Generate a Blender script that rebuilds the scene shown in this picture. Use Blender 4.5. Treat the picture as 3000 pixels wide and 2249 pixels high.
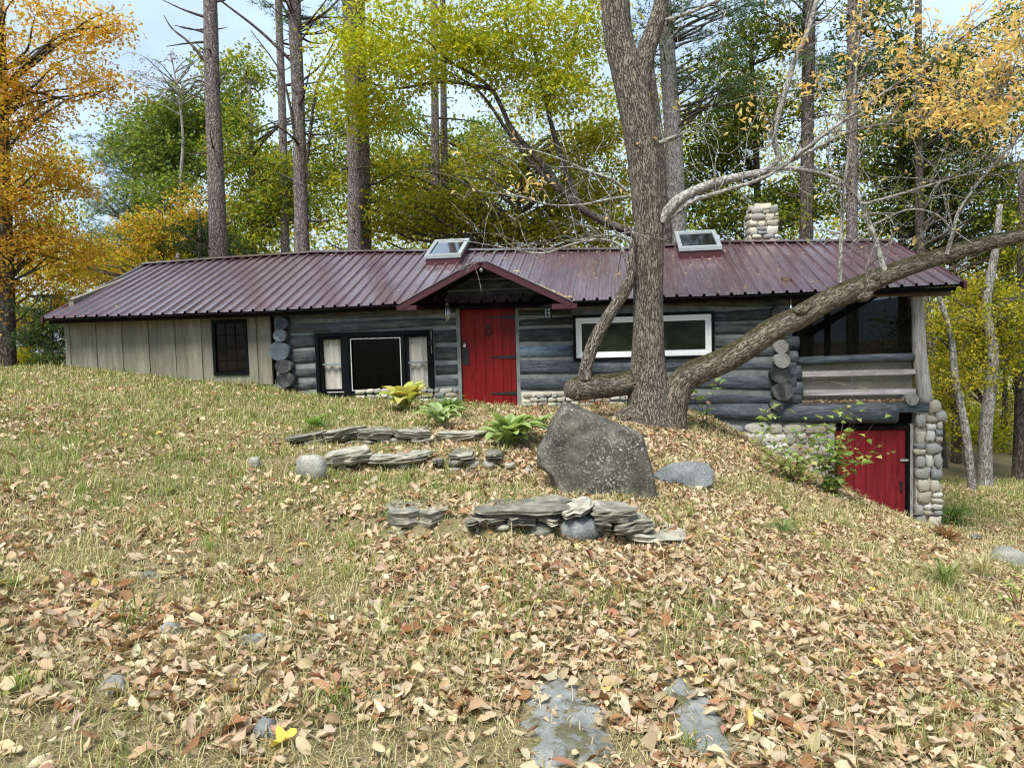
import bpy, bmesh, math, random
import numpy as np

rng = np.random.default_rng(7)
random.seed(7)
scene = bpy.context.scene
for _o in list(bpy.data.objects):
    bpy.data.objects.remove(_o)
COL = scene.collection

# ------------------------------------------------------------------ camera
F_PX, PITCH, ROLL, EYE = 2200.0, math.radians(3.3), math.radians(-1.6), np.array([0.0, 0.0, 1.6])
def _rx(a): c, s = math.cos(a), math.sin(a); return np.array([[1, 0, 0], [0, c, -s], [0, s, c]])
def _rz(a): c, s = math.cos(a), math.sin(a); return np.array([[c, -s, 0], [s, c, 0], [0, 0, 1]])
CAM_R = _rx(math.pi / 2 - PITCH) @ _rz(ROLL)
cam_data = bpy.data.cameras.new('camera')
cam_data.sensor_fit = 'HORIZONTAL'; cam_data.sensor_width = 36.0
cam_data.lens = 36.0 * F_PX / 3000.0
cam_data.clip_start = 0.05; cam_data.clip_end = 3000.0
cam = bpy.data.objects.new('camera', cam_data); COL.objects.link(cam)
cam.location = EYE
cam.rotation_euler = (math.pi / 2 - PITCH, 0, 0)
from mathutils import Matrix, Vector
_m = Matrix([list(r) for r in CAM_R]).to_4x4(); _m.translation = Vector(EYE)
cam.matrix_world = _m
scene.camera = cam

# ------------------------------------------------------------------ sky, sun, exposure
SUN_EL, SUN_AZ = math.radians(58), math.radians(205)      # azimuth: clockwise from +Y
world = bpy.data.worlds.new('World'); scene.world = world; world.use_nodes = True
wn, wl = world.node_tree.nodes, world.node_tree.links
wn.clear()
w_out = wn.new('ShaderNodeOutputWorld'); w_bg = wn.new('ShaderNodeBackground')
w_sky = wn.new('ShaderNodeTexSky'); w_sky.sky_type = 'NISHITA'; w_sky.sun_disc = False
w_sky.sun_elevation = SUN_EL; w_sky.sun_rotation = SUN_AZ
w_sky.air_density = 1.0; w_sky.dust_density = 1.5; w_sky.ozone_density = 1.0
w_tc = wn.new('ShaderNodeTexCoord'); w_map = wn.new('ShaderNodeMapping'); w_map.inputs['Scale'].default_value = (1, 1, 2.6)
w_no = wn.new('ShaderNodeTexNoise'); w_no.inputs['Scale'].default_value = 1.7; w_no.inputs['Detail'].default_value = 6
w_no.inputs['Roughness'].default_value = 0.5
w_rp = wn.new('ShaderNodeValToRGB')
w_rp.color_ramp.elements[0].position = 0.40; w_rp.color_ramp.elements[0].color = (0.50, 0.50, 0.50, 1)
w_rp.color_ramp.elements[1].position = 0.62; w_rp.color_ramp.elements[1].color = (0.97, 0.97, 0.97, 1)
w_mx = wn.new('ShaderNodeMixRGB'); w_mx.inputs['Color2'].default_value = (6.2, 7.9, 10.2, 1)
wl.new(w_tc.outputs['Generated'], w_map.inputs['Vector']); wl.new(w_map.outputs[0], w_no.inputs['Vector'])
wl.new(w_no.outputs['Fac'], w_rp.inputs['Fac']); wl.new(w_rp.outputs['Color'], w_mx.inputs['Fac'])
wl.new(w_sky.outputs['Color'], w_mx.inputs['Color1']); wl.new(w_mx.outputs['Color'], w_bg.inputs['Color'])
w_bg.inputs['Strength'].default_value = 0.055
wl.new(w_bg.outputs[0], w_out.inputs['Surface'])

sun_data = bpy.data.lights.new('sun', 'SUN'); sun_data.energy = 2.6; sun_data.angle = math.radians(24)
sun_data.color = (1.0, 0.975, 0.935)
sun = bpy.data.objects.new('sun', sun_data); COL.objects.link(sun)
_sd = Vector((math.sin(SUN_AZ) * math.cos(SUN_EL), math.cos(SUN_AZ) * math.cos(SUN_EL), math.sin(SUN_EL)))
sun.rotation_euler = (-_sd).to_track_quat('-Z', 'Y').to_euler()
sun.location = (0, 0, 30)
vs = scene.view_settings
vs.view_transform = 'Standard'; vs.look = 'None'; vs.exposure = 1.3; vs.gamma = 1.0; vs.use_curve_mapping = False
scene.render.engine = 'CYCLES'
cy = scene.cycles
cy.max_bounces = 5; cy.diffuse_bounces = 2; cy.glossy_bounces = 2; cy.transmission_bounces = 5; cy.transparent_max_bounces = 12
cy.caustics_reflective = False; cy.caustics_refractive = False
cy.use_denoising = True; cy.denoiser = 'OPENIMAGEDENOISE'; cy.denoising_input_passes = 'RGB_ALBEDO_NORMAL'; cy.denoising_prefilter = 'FAST'
cy.filter_width = 1.2

# ------------------------------------------------------------------ pixel <-> world helpers
def ray(px, py):
    return CAM_R @ np.array([(px - 1500.0) / F_PX, -(py - 1124.5) / F_PX, -1.0])
def at(px, py, Y):
    d = ray(px, py); return EYE + d * (Y / d[1])
def px_size(p, Y): return p * Y / F_PX                     # pixels -> metres at depth Y
YAW = math.radians(8)
HU = np.array([math.cos(YAW), -math.sin(YAW), 0]); HN = np.array([math.sin(YAW), math.cos(YAW), 0])
HO = at(1437, 1190, 14.0)                                  # middle of the front door's foot
def loc(px, py, yl=0.0):
    """a pixel on the plane 'yl metres behind the front wall' -> the cabin's own x, z"""
    d = ray(px, py); t = (np.dot(HO, HN) + yl - np.dot(EYE, HN)) / np.dot(d, HN)
    q = EYE + d * t - HO
    return float(np.dot(q, HU)), float(q[2])
def hw(x, y, z): return HO + HU * x + HN * y + np.array([0, 0, z])

# ------------------------------------------------------------------ noise
def _hash(ix, iy, s):
    h = (ix.astype(np.int64) * 374761393 + iy.astype(np.int64) * 668265263 + s * 974711) & 0x7fffffff
    h = ((h ^ (h >> 13)) * 1274126177) & 0x7fffffff
    return ((h ^ (h >> 16)) & 0xffff) / 65535.0
def vnoise(x, y, s=0):
    x = np.asarray(x, float); y = np.asarray(y, float)
    ix, iy = np.floor(x), np.floor(y); fx, fy = x - ix, y - iy
    fx = fx * fx * (3 - 2 * fx); fy = fy * fy * (3 - 2 * fy)
    a, b = _hash(ix, iy, s), _hash(ix + 1, iy, s); c, d = _hash(ix, iy + 1, s), _hash(ix + 1, iy + 1, s)
    return (a * (1 - fx) + b * fx) * (1 - fy) + (c * (1 - fx) + d * fx) * fy
def fbm(x, y, s=0, o=3):
    v = 0; a = 0.5; f = 1.0
    for k in range(o):
        v = v + a * vnoise(np.asarray(x) * f, np.asarray(y) * f, s + k * 17); a *= 0.5; f *= 2.03
    return v / (1 - 0.5 ** o)

# ------------------------------------------------------------------ mesh helpers
def npmesh(name, V, quads=None, tris=None, col=None, tc=None, smooth=True):
    V = np.ascontiguousarray(V, np.float32)
    fs = []; st = []; n = 0
    for F, k in ((quads, 4), (tris, 3)):
        if F is None or len(F) == 0: continue
        F = np.asarray(F, np.int32); fs.append(F.ravel()); st.append(n + np.arange(len(F), dtype=np.int32) * k); n += F.size
    me = bpy.data.meshes.new(name)
    me.vertices.add(len(V)); me.vertices.foreach_set('co', V.ravel())
    idx = np.concatenate(fs); st = np.concatenate(st)
    me.loops.add(len(idx)); me.loops.foreach_set('vertex_index', idx)
    me.polygons.add(len(st)); me.polygons.foreach_set('loop_start', st)
    me.polygons.foreach_set('use_smooth', np.full(len(st), bool(smooth)))
    if col is not None:
        a = me.attributes.new('col', 'FLOAT_COLOR', 'POINT')
        c = np.ones((len(V), 4), np.float32); c[:, :3] = col; a.data.foreach_set('color', c.ravel())
    if tc is not None:
        a = me.attributes.new('tc', 'FLOAT_VECTOR', 'POINT')
        a.data.foreach_set('vector', np.ascontiguousarray(tc, np.float32).ravel())
    me.update(calc_edges=True)
    return me
class B:
    """collects shapes for ONE mesh"""
    def __init__(s): s.v = []; s.q = []; s.t = []; s.tcs = []; s.n = 0
    def add(s, V, quads=None, tris=None, tc=None):
        V = np.asarray(V, float)
        if quads is not None and len(quads): s.q.append(np.asarray(quads, int) + s.n)
        if tris is not None and len(tris): s.t.append(np.asarray(tris, int) + s.n)
        s.v.append(V); s.tcs.append(V if tc is None else np.asarray(tc, float)); s.n += len(V)
        return s
    def box(s, x0, x1, y0, y1, z0, z1, jit=0.0):
        V = np.array([[x0, y0, z0], [x1, y0, z0], [x1, y1, z0], [x0, y1, z0], [x0, y0, z1], [x1, y0, z1], [x1, y1, z1], [x0, y1, z1]], float)
        if jit: V += rng.normal(0, jit, V.shape)
        return s.add(V, [[0, 3, 2, 1], [4, 5, 6, 7], [0, 1, 5, 4], [1, 2, 6, 5], [2, 3, 7, 6], [3, 0, 4, 7]])
    def hexa(s, P):          # eight corners, bottom four then top four
        return s.add(P, [[0, 3, 2, 1], [4, 5, 6, 7], [0, 1, 5, 4], [1, 2, 6, 5], [2, 3, 7, 6], [3, 0, 4, 7]])
    def tube(s, P, r, n=8, cap=True, wob=0.0, seed=0, ell=None):
        P = np.asarray(P, float); m = len(P); r = np.broadcast_to(np.asarray(r, float), (m,))
        T = np.gradient(P, axis=0); T /= np.linalg.norm(T, axis=1)[:, None] + 1e-12
        a = np.array([0, 0, 1.0]) if abs(T[0][2]) < 0.9 else np.array([1.0, 0, 0])
        N = np.zeros((m, 3)); u = np.cross(a, T[0]); N[0] = u / np.linalg.norm(u)
        for i in range(1, m):
            u = N[i - 1] - T[i] * np.dot(N[i - 1], T[i]); N[i] = u / (np.linalg.norm(u) + 1e-12)
        Bn = np.cross(T, N)
        th = np.linspace(0, 2 * math.pi, n, endpoint=False); c, sn = np.cos(th), np.sin(th)
        L = np.concatenate([[0], np.cumsum(np.linalg.norm(np.diff(P, axis=0), axis=1))])
        rr = r[:, None] * np.ones((1, n))
        if wob:
            rr = rr * (1 + wob * (fbm(L[:, None] * 2.2 + c[None] * 1.3 + seed * 7.1, sn[None] * 1.3 + L[:, None] * 0.4, seed, 3) - 0.5) * 2)
        e1, e2 = ell if ell else (1, 1)
        V = P[:, None] + rr[:, :, None] * (e1 * c[None, :, None] * N[:, None] + e2 * sn[None, :, None] * Bn[:, None])
        tc = np.stack([rr * c, rr * sn, L[:, None] * np.ones((1, n))], -1)
        i = np.arange(m - 1)[:, None] * n; j = np.arange(n)[None]; k = (j + 1) % n
        q = np.stack([i + j, i + k, i + n + k, i + n + j], -1).reshape(-1, 4)
        V = V.reshape(-1, 3); tc = tc.reshape(-1, 3); t = []
        if cap:
            V = np.vstack([V, P[:1], P[-1:]]); tc = np.vstack([tc, [[0, 0, 0]], [[0, 0, L[-1]]]]); jj = np.arange(n)
            t = np.vstack([np.stack([np.full(n, m * n), (jj + 1) % n, jj], -1),
                           np.stack([np.full(n, m * n + 1), (m - 1) * n + jj, (m - 1) * n + (jj + 1) % n], -1)])
        return s.add(V, q, t, tc)
    def mesh(s, name, smooth=False, tc=False):
        V = np.vstack(s.v)
        return npmesh(name, V, np.vstack(s.q) if s.q else None, np.vstack(s.t) if s.t else None, tc=np.vstack(s.tcs) if tc else None, smooth=smooth)
def put(name, me, mat, parent=None, loc_=None, rot=None, scl=None):
    if mat is not None and len(me.materials) == 0: me.materials.append(mat)
    o = bpy.data.objects.new(name, me); COL.objects.link(o)
    if parent is not None: o.parent = parent
    if loc_ is not None: o.location = loc_
    if rot is not None: o.rotation_euler = rot
    if scl is not None: o.scale = scl
    return o
def tag(o, label=None, cat=None, group=None, kind=None):
    if label: o['label'] = label
    if cat: o['category'] = cat
    if group: o['group'] = group
    if kind: o['kind'] = kind
    return o
def thing(name, label, cat, loc_=(0, 0, 0), rotz=0.0, group=None):
    o = bpy.data.objects.new(name, None); COL.objects.link(o)
    o.location = loc_; o.rotation_euler = (0, 0, rotz); o.empty_display_size = 0.2
    return tag(o, label, cat, group)
def smooth_path(pts, n):
    """Catmull-Rom through rows of any width"""
    P = np.asarray(pts, float); P = np.vstack([2 * P[0] - P[1], P, 2 * P[-1] - P[-2]])
    m = len(P) - 3; out = []
    for t in np.linspace(0, m - 1e-6, n):
        i = int(t); f = t - i; a, b, c, d = P[i:i + 4]
        out.append(0.5 * (2 * b + (c - a) * f + (2 * a - 5 * b + 4 * c - d) * f * f + (3 * b - a - 3 * c + d) * f ** 3))
    return np.array(out)

# ------------------------------------------------------------------ materials
def new_mat(name):
    m = bpy.data.materials.new(name); m.use_nodes = True
    nt = m.node_tree; nt.nodes.clear()
    return m, nt.nodes, nt.links, nt.nodes.new('ShaderNodeOutputMaterial')
def ramp(N, Lk, src, stops, interp='LINEAR'):
    r = N.new('ShaderNodeValToRGB'); r.color_ramp.interpolation = interp
    while len(r.color_ramp.elements) < len(stops): r.color_ramp.elements.new(0.5)
    for e, (p, c) in zip(r.color_ramp.elements, stops):
        e.position = p; e.color = (*c, 1) if len(c) == 3 else c
    Lk.new(src, r.inputs['Fac']); return r.outputs['Color']
def noise_tex(N, Lk, vec, scale, detail=4, rough=0.55, dist=0.0):
    t = N.new('ShaderNodeTexNoise'); t.inputs['Scale'].default_value = scale; t.inputs['Detail'].default_value = detail
    t.inputs['Roughness'].default_value = rough; t.inputs['Distortion'].default_value = dist
    if vec is not None: Lk.new(vec, t.inputs['Vector'])
    return t.outputs['Fac']
def mapping(N, Lk, src, scale=(1, 1, 1), loc_=None):
    m = N.new('ShaderNodeMapping'); m.inputs['Scale'].default_value = scale; Lk.new(src, m.inputs['Vector'])
    if loc_ is not None: Lk.new(loc_, m.inputs['Location'])
    return m.outputs[0]
def mix(N, Lk, a, b, fac, mode='MIX'):
    m = N.new('ShaderNodeMixRGB'); m.blend_type = mode
    for s, i in ((fac, 'Fac'), (a, 'Color1'), (b, 'Color2')):
        if hasattr(s, 'links'): Lk.new(s, m.inputs[i])
        else: m.inputs[i].default_value = s if i == 'Fac' else (*s, 1)
    return m.outputs[0]
def math_n(N, Lk, op, a, b=0.5):
    m = N.new('ShaderNodeMath'); m.operation = op
    for k, s in enumerate((a, b)):
        if hasattr(s, 'links'): Lk.new(s, m.inputs[k])
        else: m.inputs[k].default_value = s
    return m.outputs[0]
def coords(N, Lk, rnd=True):
    """object coordinates shifted by a random amount for each object"""
    tc = N.new('ShaderNodeTexCoord')
    if not rnd: return tc.outputs['Object'], None
    oi = N.new('ShaderNodeObjectInfo')
    mul = math_n(N, Lk, 'MULTIPLY', oi.outputs['Random'], 37.0)
    va = N.new('ShaderNodeVectorMath'); va.operation = 'ADD'
    Lk.new(tc.outputs['Object'], va.inputs[0]); Lk.new(mul, va.inputs[1])
    return va.outputs[0], oi.outputs['Random']
def finish(N, Lk, out, col, rough=0.8, bump=None, bump_s=0.5, bump_d=0.01, spec=0.3, metal=0.0, coat=0.0):
    p = N.new('ShaderNodeBsdfPrincipled')
    if hasattr(col, 'links'): Lk.new(col, p.inputs['Base Color'])
    else: p.inputs['Base Color'].default_value = (*col, 1)
    if hasattr(rough, 'links'): Lk.new(rough, p.inputs['Roughness'])
    else: p.inputs['Roughness'].default_value = rough
    p.inputs['Specular IOR Level'].default_value = spec; p.inputs['Metallic'].default_value = metal
    p.inputs['Coat Weight'].default_value = coat
    if bump is not None:
        b = N.new('ShaderNodeBump'); b.inputs['Strength'].default_value = bump_s; b.inputs['Distance'].default_value = bump_d
        Lk.new(bump, b.inputs['Height']); Lk.new(b.outputs[0], p.inputs['Normal'])
    Lk.new(p.outputs[0], out.inputs['Surface']); return p
M = {}
def m_plain(key, col, rough=0.6, spec=0.3, var=0.25, scale=9.0, metal=0.0, bump=0.2, rnd=0.15):
    m, N, Lk, out = new_mat(key); v, r = coords(N, Lk)
    n = noise_tex(N, Lk, v, scale, 5)
    a = tuple(max(0, c * (1 - var)) for c in col); b = tuple(min(1, c * (1 + var)) for c in col)
    c = ramp(N, Lk, n, [(0.3, a), (0.7, b)])
    if rnd:
        k = math_n(N, Lk, 'MULTIPLY_ADD', r, 2 * rnd); N[-1].inputs[2].default_value = 1 - rnd
        hs = N.new('ShaderNodeHueSaturation'); Lk.new(c, hs.inputs['Color']); Lk.new(k, hs.inputs['Value']); c = hs.outputs[0]
    finish(N, Lk, out, c, rough, n, bump, 0.005, spec, metal); M[key] = m; return m
def m_leaf(key, trans=0.45, rough=0.6, tint=1.0):
    m, N, Lk, out = new_mat(key)
    a = N.new('ShaderNodeAttribute'); a.attribute_name = 'col'
    d = N.new('ShaderNodeBsdfDiffuse'); t = N.new('ShaderNodeBsdfTranslucent'); mx = N.new('ShaderNodeMixShader')
    Lk.new(a.outputs['Color'], d.inputs['Color'])
    b = mix(N, Lk, a.outputs['Color'], (1.0, 0.95, 0.55), 1.0, 'MULTIPLY'); hs = N.new('ShaderNodeHueSaturation')
    hs.inputs['Value'].default_value = 1.25 * tint; Lk.new(b, hs.inputs['Color']); Lk.new(hs.outputs[0], t.inputs['Color'])
    mx.inputs['Fac'].default_value = trans
    Lk.new(d.outputs[0], mx.inputs[1]); Lk.new(t.outputs[0], mx.inputs[2]); Lk.new(mx.outputs[0], out.inputs['Surface'])
    M[key] = m; return m
def m_wood(key, dark, mid, light, axis=0, rough=0.85, stretch=14.0, scale=5.0, crack=0.6, tone=0.3, bump=0.6, patch=None):
    """weathered timber, grain along the given object axis"""
    m, N, Lk, out = new_mat(key); v, r = coords(N, Lk)
    sc = [stretch, stretch, stretch]; sc[axis] = 1.0
    vs_ = mapping(N, Lk, v, tuple(sc))
    n1 = noise_tex(N, Lk, vs_, scale * 0.35, 6, 0.65, 0.6)
    c = ramp(N, Lk, n1, [(0.28, dark), (0.5, mid), (0.74, light)])
    n2 = noise_tex(N, Lk, v, 1.6, 3)
    c = mix(N, Lk, c, dark, math_n(N, Lk, 'MULTIPLY', ramp(N, Lk, n2, [(0.45, (0, 0, 0)), (0.7, (1, 1, 1))]), 0.55))
    n3 = noise_tex(N, Lk, mapping(N, Lk, v, tuple(s * 1.7 for s in sc)), scale * 0.5, 2, 0.5, 1.0)
    ck = ramp(N, Lk, n3, [(0.478, (0, 0, 0)), (0.5, (1, 1, 1)), (0.522, (0, 0, 0))])
    c = mix(N, Lk, c, tuple(x * 0.35 for x in dark), math_n(N, Lk, 'MULTIPLY', ck, crack))
    if patch is not None:
        n4 = noise_tex(N, Lk, mapping(N, Lk, v, (1.0, 3.0, 3.0)), 2.3, 4)
        c = mix(N, Lk, c, patch, math_n(N, Lk, 'MULTIPLY', ramp(N, Lk, n4, [(0.56, (0, 0, 0)), (0.68, (1, 1, 1))]), 0.75))
    hs = N.new('ShaderNodeHueSaturation'); Lk.new(c, hs.inputs['Color'])
    k = N.new('ShaderNodeMath'); k.operation = 'MULTIPLY_ADD'; Lk.new(r, k.inputs[0]); k.inputs[1].default_value = 2 * tone; k.inputs[2].default_value = 1 - tone
    Lk.new(k.outputs[0], hs.inputs['Value'])
    h = math_n(N, Lk, 'SUBTRACT', n1, math_n(N, Lk, 'MULTIPLY', ck, 0.6))
    finish(N, Lk, out, hs.outputs[0], rough, h, bump, 0.012, 0.2); M[key] = m; return m
def m_bark(key, dark, mid, light, sx, sz, moss=None, lichen=None, bump=1.0, dist=0.03):
    """furrowed bark on tubes that carry 'tc' (r cos, r sin, length)"""
    m, N, Lk, out = new_mat(key)
    a = N.new('ShaderNodeAttribute'); a.attribute_name = 'tc'
    v = a.outputs['Vector']
    vm = mapping(N, Lk, v, (sx, sx, sz))
    n0 = noise_tex(N, Lk, vm, 1.0, 2.5, 0.5, 0.8); n = noise_tex(N, Lk, vm, 3.2, 5, 0.65)
    fu = math_n(N, Lk, 'ABSOLUTE', math_n(N, Lk, 'SUBTRACT', n0, 0.5)); fu = math_n(N, Lk, 'MULTIPLY', fu, 6.0)
    h = math_n(N, Lk, 'ADD', ramp(N, Lk, fu, [(0.0, (0, 0, 0)), (0.55, (1, 1, 1))]), math_n(N, Lk, 'MULTIPLY', n, 0.7))
    c = ramp(N, Lk, math_n(N, Lk, 'MULTIPLY', h, 0.6), [(0.14, dark), (0.48, mid), (0.85, light)])
    big = noise_tex(N, Lk, v, 2.3, 4)
    geo = N.new('ShaderNodeNewGeometry'); sep = N.new('ShaderNodeSeparateXYZ'); Lk.new(geo.outputs['Normal'], sep.inputs[0])
    if lichen:
        f = ramp(N, Lk, noise_tex(N, Lk, v, 5.0, 6, 0.7), [(0.57, (0, 0, 0)), (0.66, (1, 1, 1))])
        c = mix(N, Lk, c, lichen, math_n(N, Lk, 'MULTIPLY', f, 0.6))
    if moss:
        up = math_n(N, Lk, 'MULTIPLY_ADD', sep.outputs['Z'], 0.9); N[-1].inputs[2].default_value = -0.35
        f = ramp(N, Lk, math_n(N, Lk, 'ADD', up, math_n(N, Lk, 'MULTIPLY', big, 0.8)), [(0.42, (0, 0, 0)), (0.75, (1, 1, 1))])
        c = mix(N, Lk, c, moss, math_n(N, Lk, 'MULTIPLY', f, 0.75))
    finish(N, Lk, out, c, 0.92, h, bump, dist, 0.15); M[key] = m; return m
def m_rock(key, cols, spots=None, moss=None, scale=3.0, layered=0.0, rnd=0.2, bump=0.8):
    m, N, Lk, out = new_mat(key); g_ = N.new('ShaderNodeNewGeometry'); oi = N.new('ShaderNodeObjectInfo'); r = oi.outputs['Random']
    va = N.new('ShaderNodeVectorMath'); va.operation = 'ADD'; Lk.new(g_.outputs['Position'], va.inputs[0]); Lk.new(math_n(N, Lk, 'MULTIPLY', r, 23.0), va.inputs[1]); v = va.outputs[0]
    vv = mapping(N, Lk, v, (1, 1, 1 + layered * 9)) if layered else v
    n1 = noise_tex(N, Lk, vv, scale, 8, 0.65, 0.3)
    c = ramp(N, Lk, n1, [(0.3, cols[0]), (0.52, cols[1]), (0.72, cols[2])])
    n2 = noise_tex(N, Lk, v, scale * 13, 4, 0.6)
    if spots:
        big = ramp(N, Lk, noise_tex(N, Lk, v, 1.9, 4, 0.6), [(0.36, (0.08, 0.08, 0.08)), (0.62, (1, 1, 1))])
        c = mix(N, Lk, c, spots, mix(N, Lk, (0, 0, 0), big, ramp(N, Lk, n2, [(0.53, (0, 0, 0)), (0.66, (0.85, 0.85, 0.85))])))
    if moss:
        geo = N.new('ShaderNodeNewGeometry'); sep = N.new('ShaderNodeSeparateXYZ'); Lk.new(geo.outputs['Normal'], sep.inputs[0])
        n5 = noise_tex(N, Lk, v, 4.5, 6, 0.7)
        f = ramp(N, Lk, n5, [(0.50, (0, 0, 0)), (0.60, (1, 1, 1))])
        c = mix(N, Lk, c, moss, math_n(N, Lk, 'MULTIPLY', f, 0.85))
    hs = N.new('ShaderNodeHueSaturation'); Lk.new(c, hs.inputs['Color'])
    k = N.new('ShaderNodeMath'); k.operation = 'MULTIPLY_ADD'; Lk.new(r, k.inputs[0]); k.inputs[1].default_value = 2 * rnd; k.inputs[2].default_value = 1 - rnd
    Lk.new(k.outputs[0], hs.inputs['Value'])
    h = math_n(N, Lk, 'ADD', n1, math_n(N, Lk, 'MULTIPLY', n2, 0.35))
    finish(N, Lk, out, hs.outputs[0], 0.9, h, bump, 0.03, 0.25); M[key] = m; return m
# material set ------------------------------------------------------
m_wood('log_wood', (0.028, 0.030, 0.029), (0.080, 0.088, 0.088), (0.20, 0.22, 0.22), 0, tone=0.32, crack=1.0, scale=9, stretch=7, patch=(0.075, 0.064, 0.05))
m_wood('log_blue', (0.035, 0.042, 0.048), (0.080, 0.093, 0.103), (0.20, 0.225, 0.245), 0, tone=0.28, crack=1.0, scale=9, stretch=7, patch=(0.10, 0.10, 0.095))
m_wood('log_bluer', (0.06, 0.085, 0.11), (0.15, 0.20, 0.25), (0.30, 0.36, 0.41), 0, tone=0.1, crack=1.0, scale=9, stretch=7)
m_wood('board_sage', (0.135, 0.125, 0.09), (0.215, 0.20, 0.148), (0.285, 0.268, 0.205), 2, tone=0.13, crack=0.15, scale=4, bump=0.2)
m_wood('pale_post', (0.20, 0.185, 0.155), (0.42, 0.40, 0.35), (0.58, 0.56, 0.50), 2, tone=0.1, crack=0.8)
m_wood('rail_board', (0.22, 0.20, 0.18), (0.42, 0.39, 0.36), (0.55, 0.52, 0.49), 0, tone=0.1, crack=0.4)
m_wood('brown_beam', (0.06, 0.04, 0.025), (0.16, 0.11, 0.07), (0.25, 0.18, 0.12), 0, tone=0.1)
m_wood('red_plank', (0.12, 0.004, 0.004), (0.185, 0.006, 0.006), (0.24, 0.012, 0.011), 2, tone=0.10, crack=0.5, scale=4, bump=0.25, rough=0.5)
m_wood('red_plank_matt', (0.14, 0.010, 0.014), (0.25, 0.018, 0.024), (0.31, 0.03, 0.034), 2, tone=0.14, crack=0.4, scale=4, bump=0.25)
m_plain('chinking', (0.20, 0.212, 0.20), 0.9, 0.1, 0.3, 6)
m_plain('stone_mortar', (0.52, 0.48, 0.38), 0.95, 0.1, 0.18, 12, bump=0.6)
m_plain('black_paint', (0.004, 0.005, 0.006), 0.5, 0.1, 0.4, 14)
m_plain('dark_soffit', (0.010, 0.008, 0.007), 0.9, 0.1, 0.3, 6)  # near-black also carries the shade under the eaves
m_plain('iron', (0.022, 0.022, 0.024), 0.55, 0.4, 0.3, 30, metal=0.3)
m_plain('grey_trim', (0.145, 0.18, 0.185), 0.7, 0.3, 0.2, 8)
m_plain('white_vinyl', (0.80, 0.80, 0.77), 0.4, 0.4, 0.04, 8, bump=0.02, rnd=0.0)
m_plain('white_bead', (0.55, 0.54, 0.50), 0.6, 0.3, 0.25, 20)
m_plain('steel', (0.55, 0.56, 0.57), 0.35, 0.5, 0.15, 20, metal=0.8)
m_plain('alu_frame', (0.33, 0.36, 0.35), 0.45, 0.4, 0.15, 15, metal=0.3)
m_plain('concrete_panel', (0.40, 0.40, 0.34), 0.9, 0.15, 0.2, 3)
m_plain('brick_red', (0.26, 0.13, 0.10), 0.9, 0.15, 0.3, 20, bump=0.5, rnd=0.25)
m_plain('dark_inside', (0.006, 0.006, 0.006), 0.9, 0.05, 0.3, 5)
m_plain('porch_floor', (0.12, 0.10, 0.08), 0.9, 0.1, 0.3, 5)
m_plain('chair_white', (0.72, 0.70, 0.62), 0.5, 0.3, 0.1, 8)
m_plain('cut_end', (0.36, 0.35, 0.32), 0.9, 0.1, 0.35, 14, bump=0.5)

def m_roof():
    m, N, Lk, out = new_mat('maroon_metal'); v, r = coords(N, Lk, False)
    n = noise_tex(N, Lk, v, 1.3, 5, 0.6)
    c = ramp(N, Lk, n, [(0.3, (0.070, 0.024, 0.031)), (0.7, (0.105, 0.043, 0.052))])
    n2 = noise_tex(N, Lk, mapping(N, Lk, v, (9, 0.8, 0.8)), 2.0, 5, 0.6)
    c = mix(N, Lk, c, (0.21, 0.17, 0.18), math_n(N, Lk, 'MULTIPLY', ramp(N, Lk, n2, [(0.45, (0, 0, 0)), (0.75, (1, 1, 1))]), 0.5))
    rg = ramp(N, Lk, n, [(0.3, (0.30, 0.30, 0.30)), (0.7, (0.42, 0.42, 0.42))])
    p = finish(N, Lk, out, c, rg, n2, 0.08, 0.004, 0.6, 0.0, 1.0)
    p.inputs['Coat Roughness'].default_value = 0.2; p.inputs['Coat IOR'].default_value = 2.9; M['maroon_metal'] = m
m_roof()
m_plain('maroon_trim', (0.055, 0.009, 0.013), 0.4, 0.5, 0.15, 6, bump=0.05)
def m_glass(key, tint=(0.5, 0.55, 0.5), refl=0.0, rough=0.03, facs=1.0):
    m, N, Lk, out = new_mat(key)
    t = N.new('ShaderNodeBsdfTransparent'); t.inputs['Color'].default_value = (*tint, 1)
    g = N.new('ShaderNodeBsdfGlossy'); g.inputs['Roughness'].default_value = rough
    f = N.new('ShaderNodeFresnel'); f.inputs['IOR'].default_value = 1.5
    k = math_n(N, Lk, 'MULTIPLY_ADD', f.outputs[0], facs); N[-1].inputs[2].default_value = refl
    mx = N.new('ShaderNodeMixShader'); Lk.new(k, mx.inputs['Fac']); Lk.new(t.outputs[0], mx.inputs[1]); Lk.new(g.outputs[0], mx.inputs[2])
    Lk.new(mx.outputs[0], out.inputs['Surface']); M[key] = m
m_glass('window_glass', (0.93, 0.93, 0.92), 0.0, 0.05, 0.10)
m_glass('sky_glass', (0.35, 0.42, 0.40), 0.30, 0.08, 1.5)
def m_screen(key, col, open_):
    m, N, Lk, out = new_mat(key); v, r = coords(N, Lk, False)
    t = N.new('ShaderNodeBsdfTransparent'); d = N.new('ShaderNodeBsdfDiffuse'); mx = N.new('ShaderNodeMixShader')
    n = noise_tex(N, Lk, v, 2.0, 4)
    Lk.new(ramp(N, Lk, n, [(0.3, tuple(c * 0.7 for c in col)), (0.7, col)]), d.inputs['Color'])
    mx.inputs['Fac'].default_value = 1 - open_
    Lk.new(t.outputs[0], mx.inputs[1]); Lk.new(d.outputs[0], mx.inputs[2]); Lk.new(mx.outputs[0], out.inputs['Surface']); M[key] = m
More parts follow.
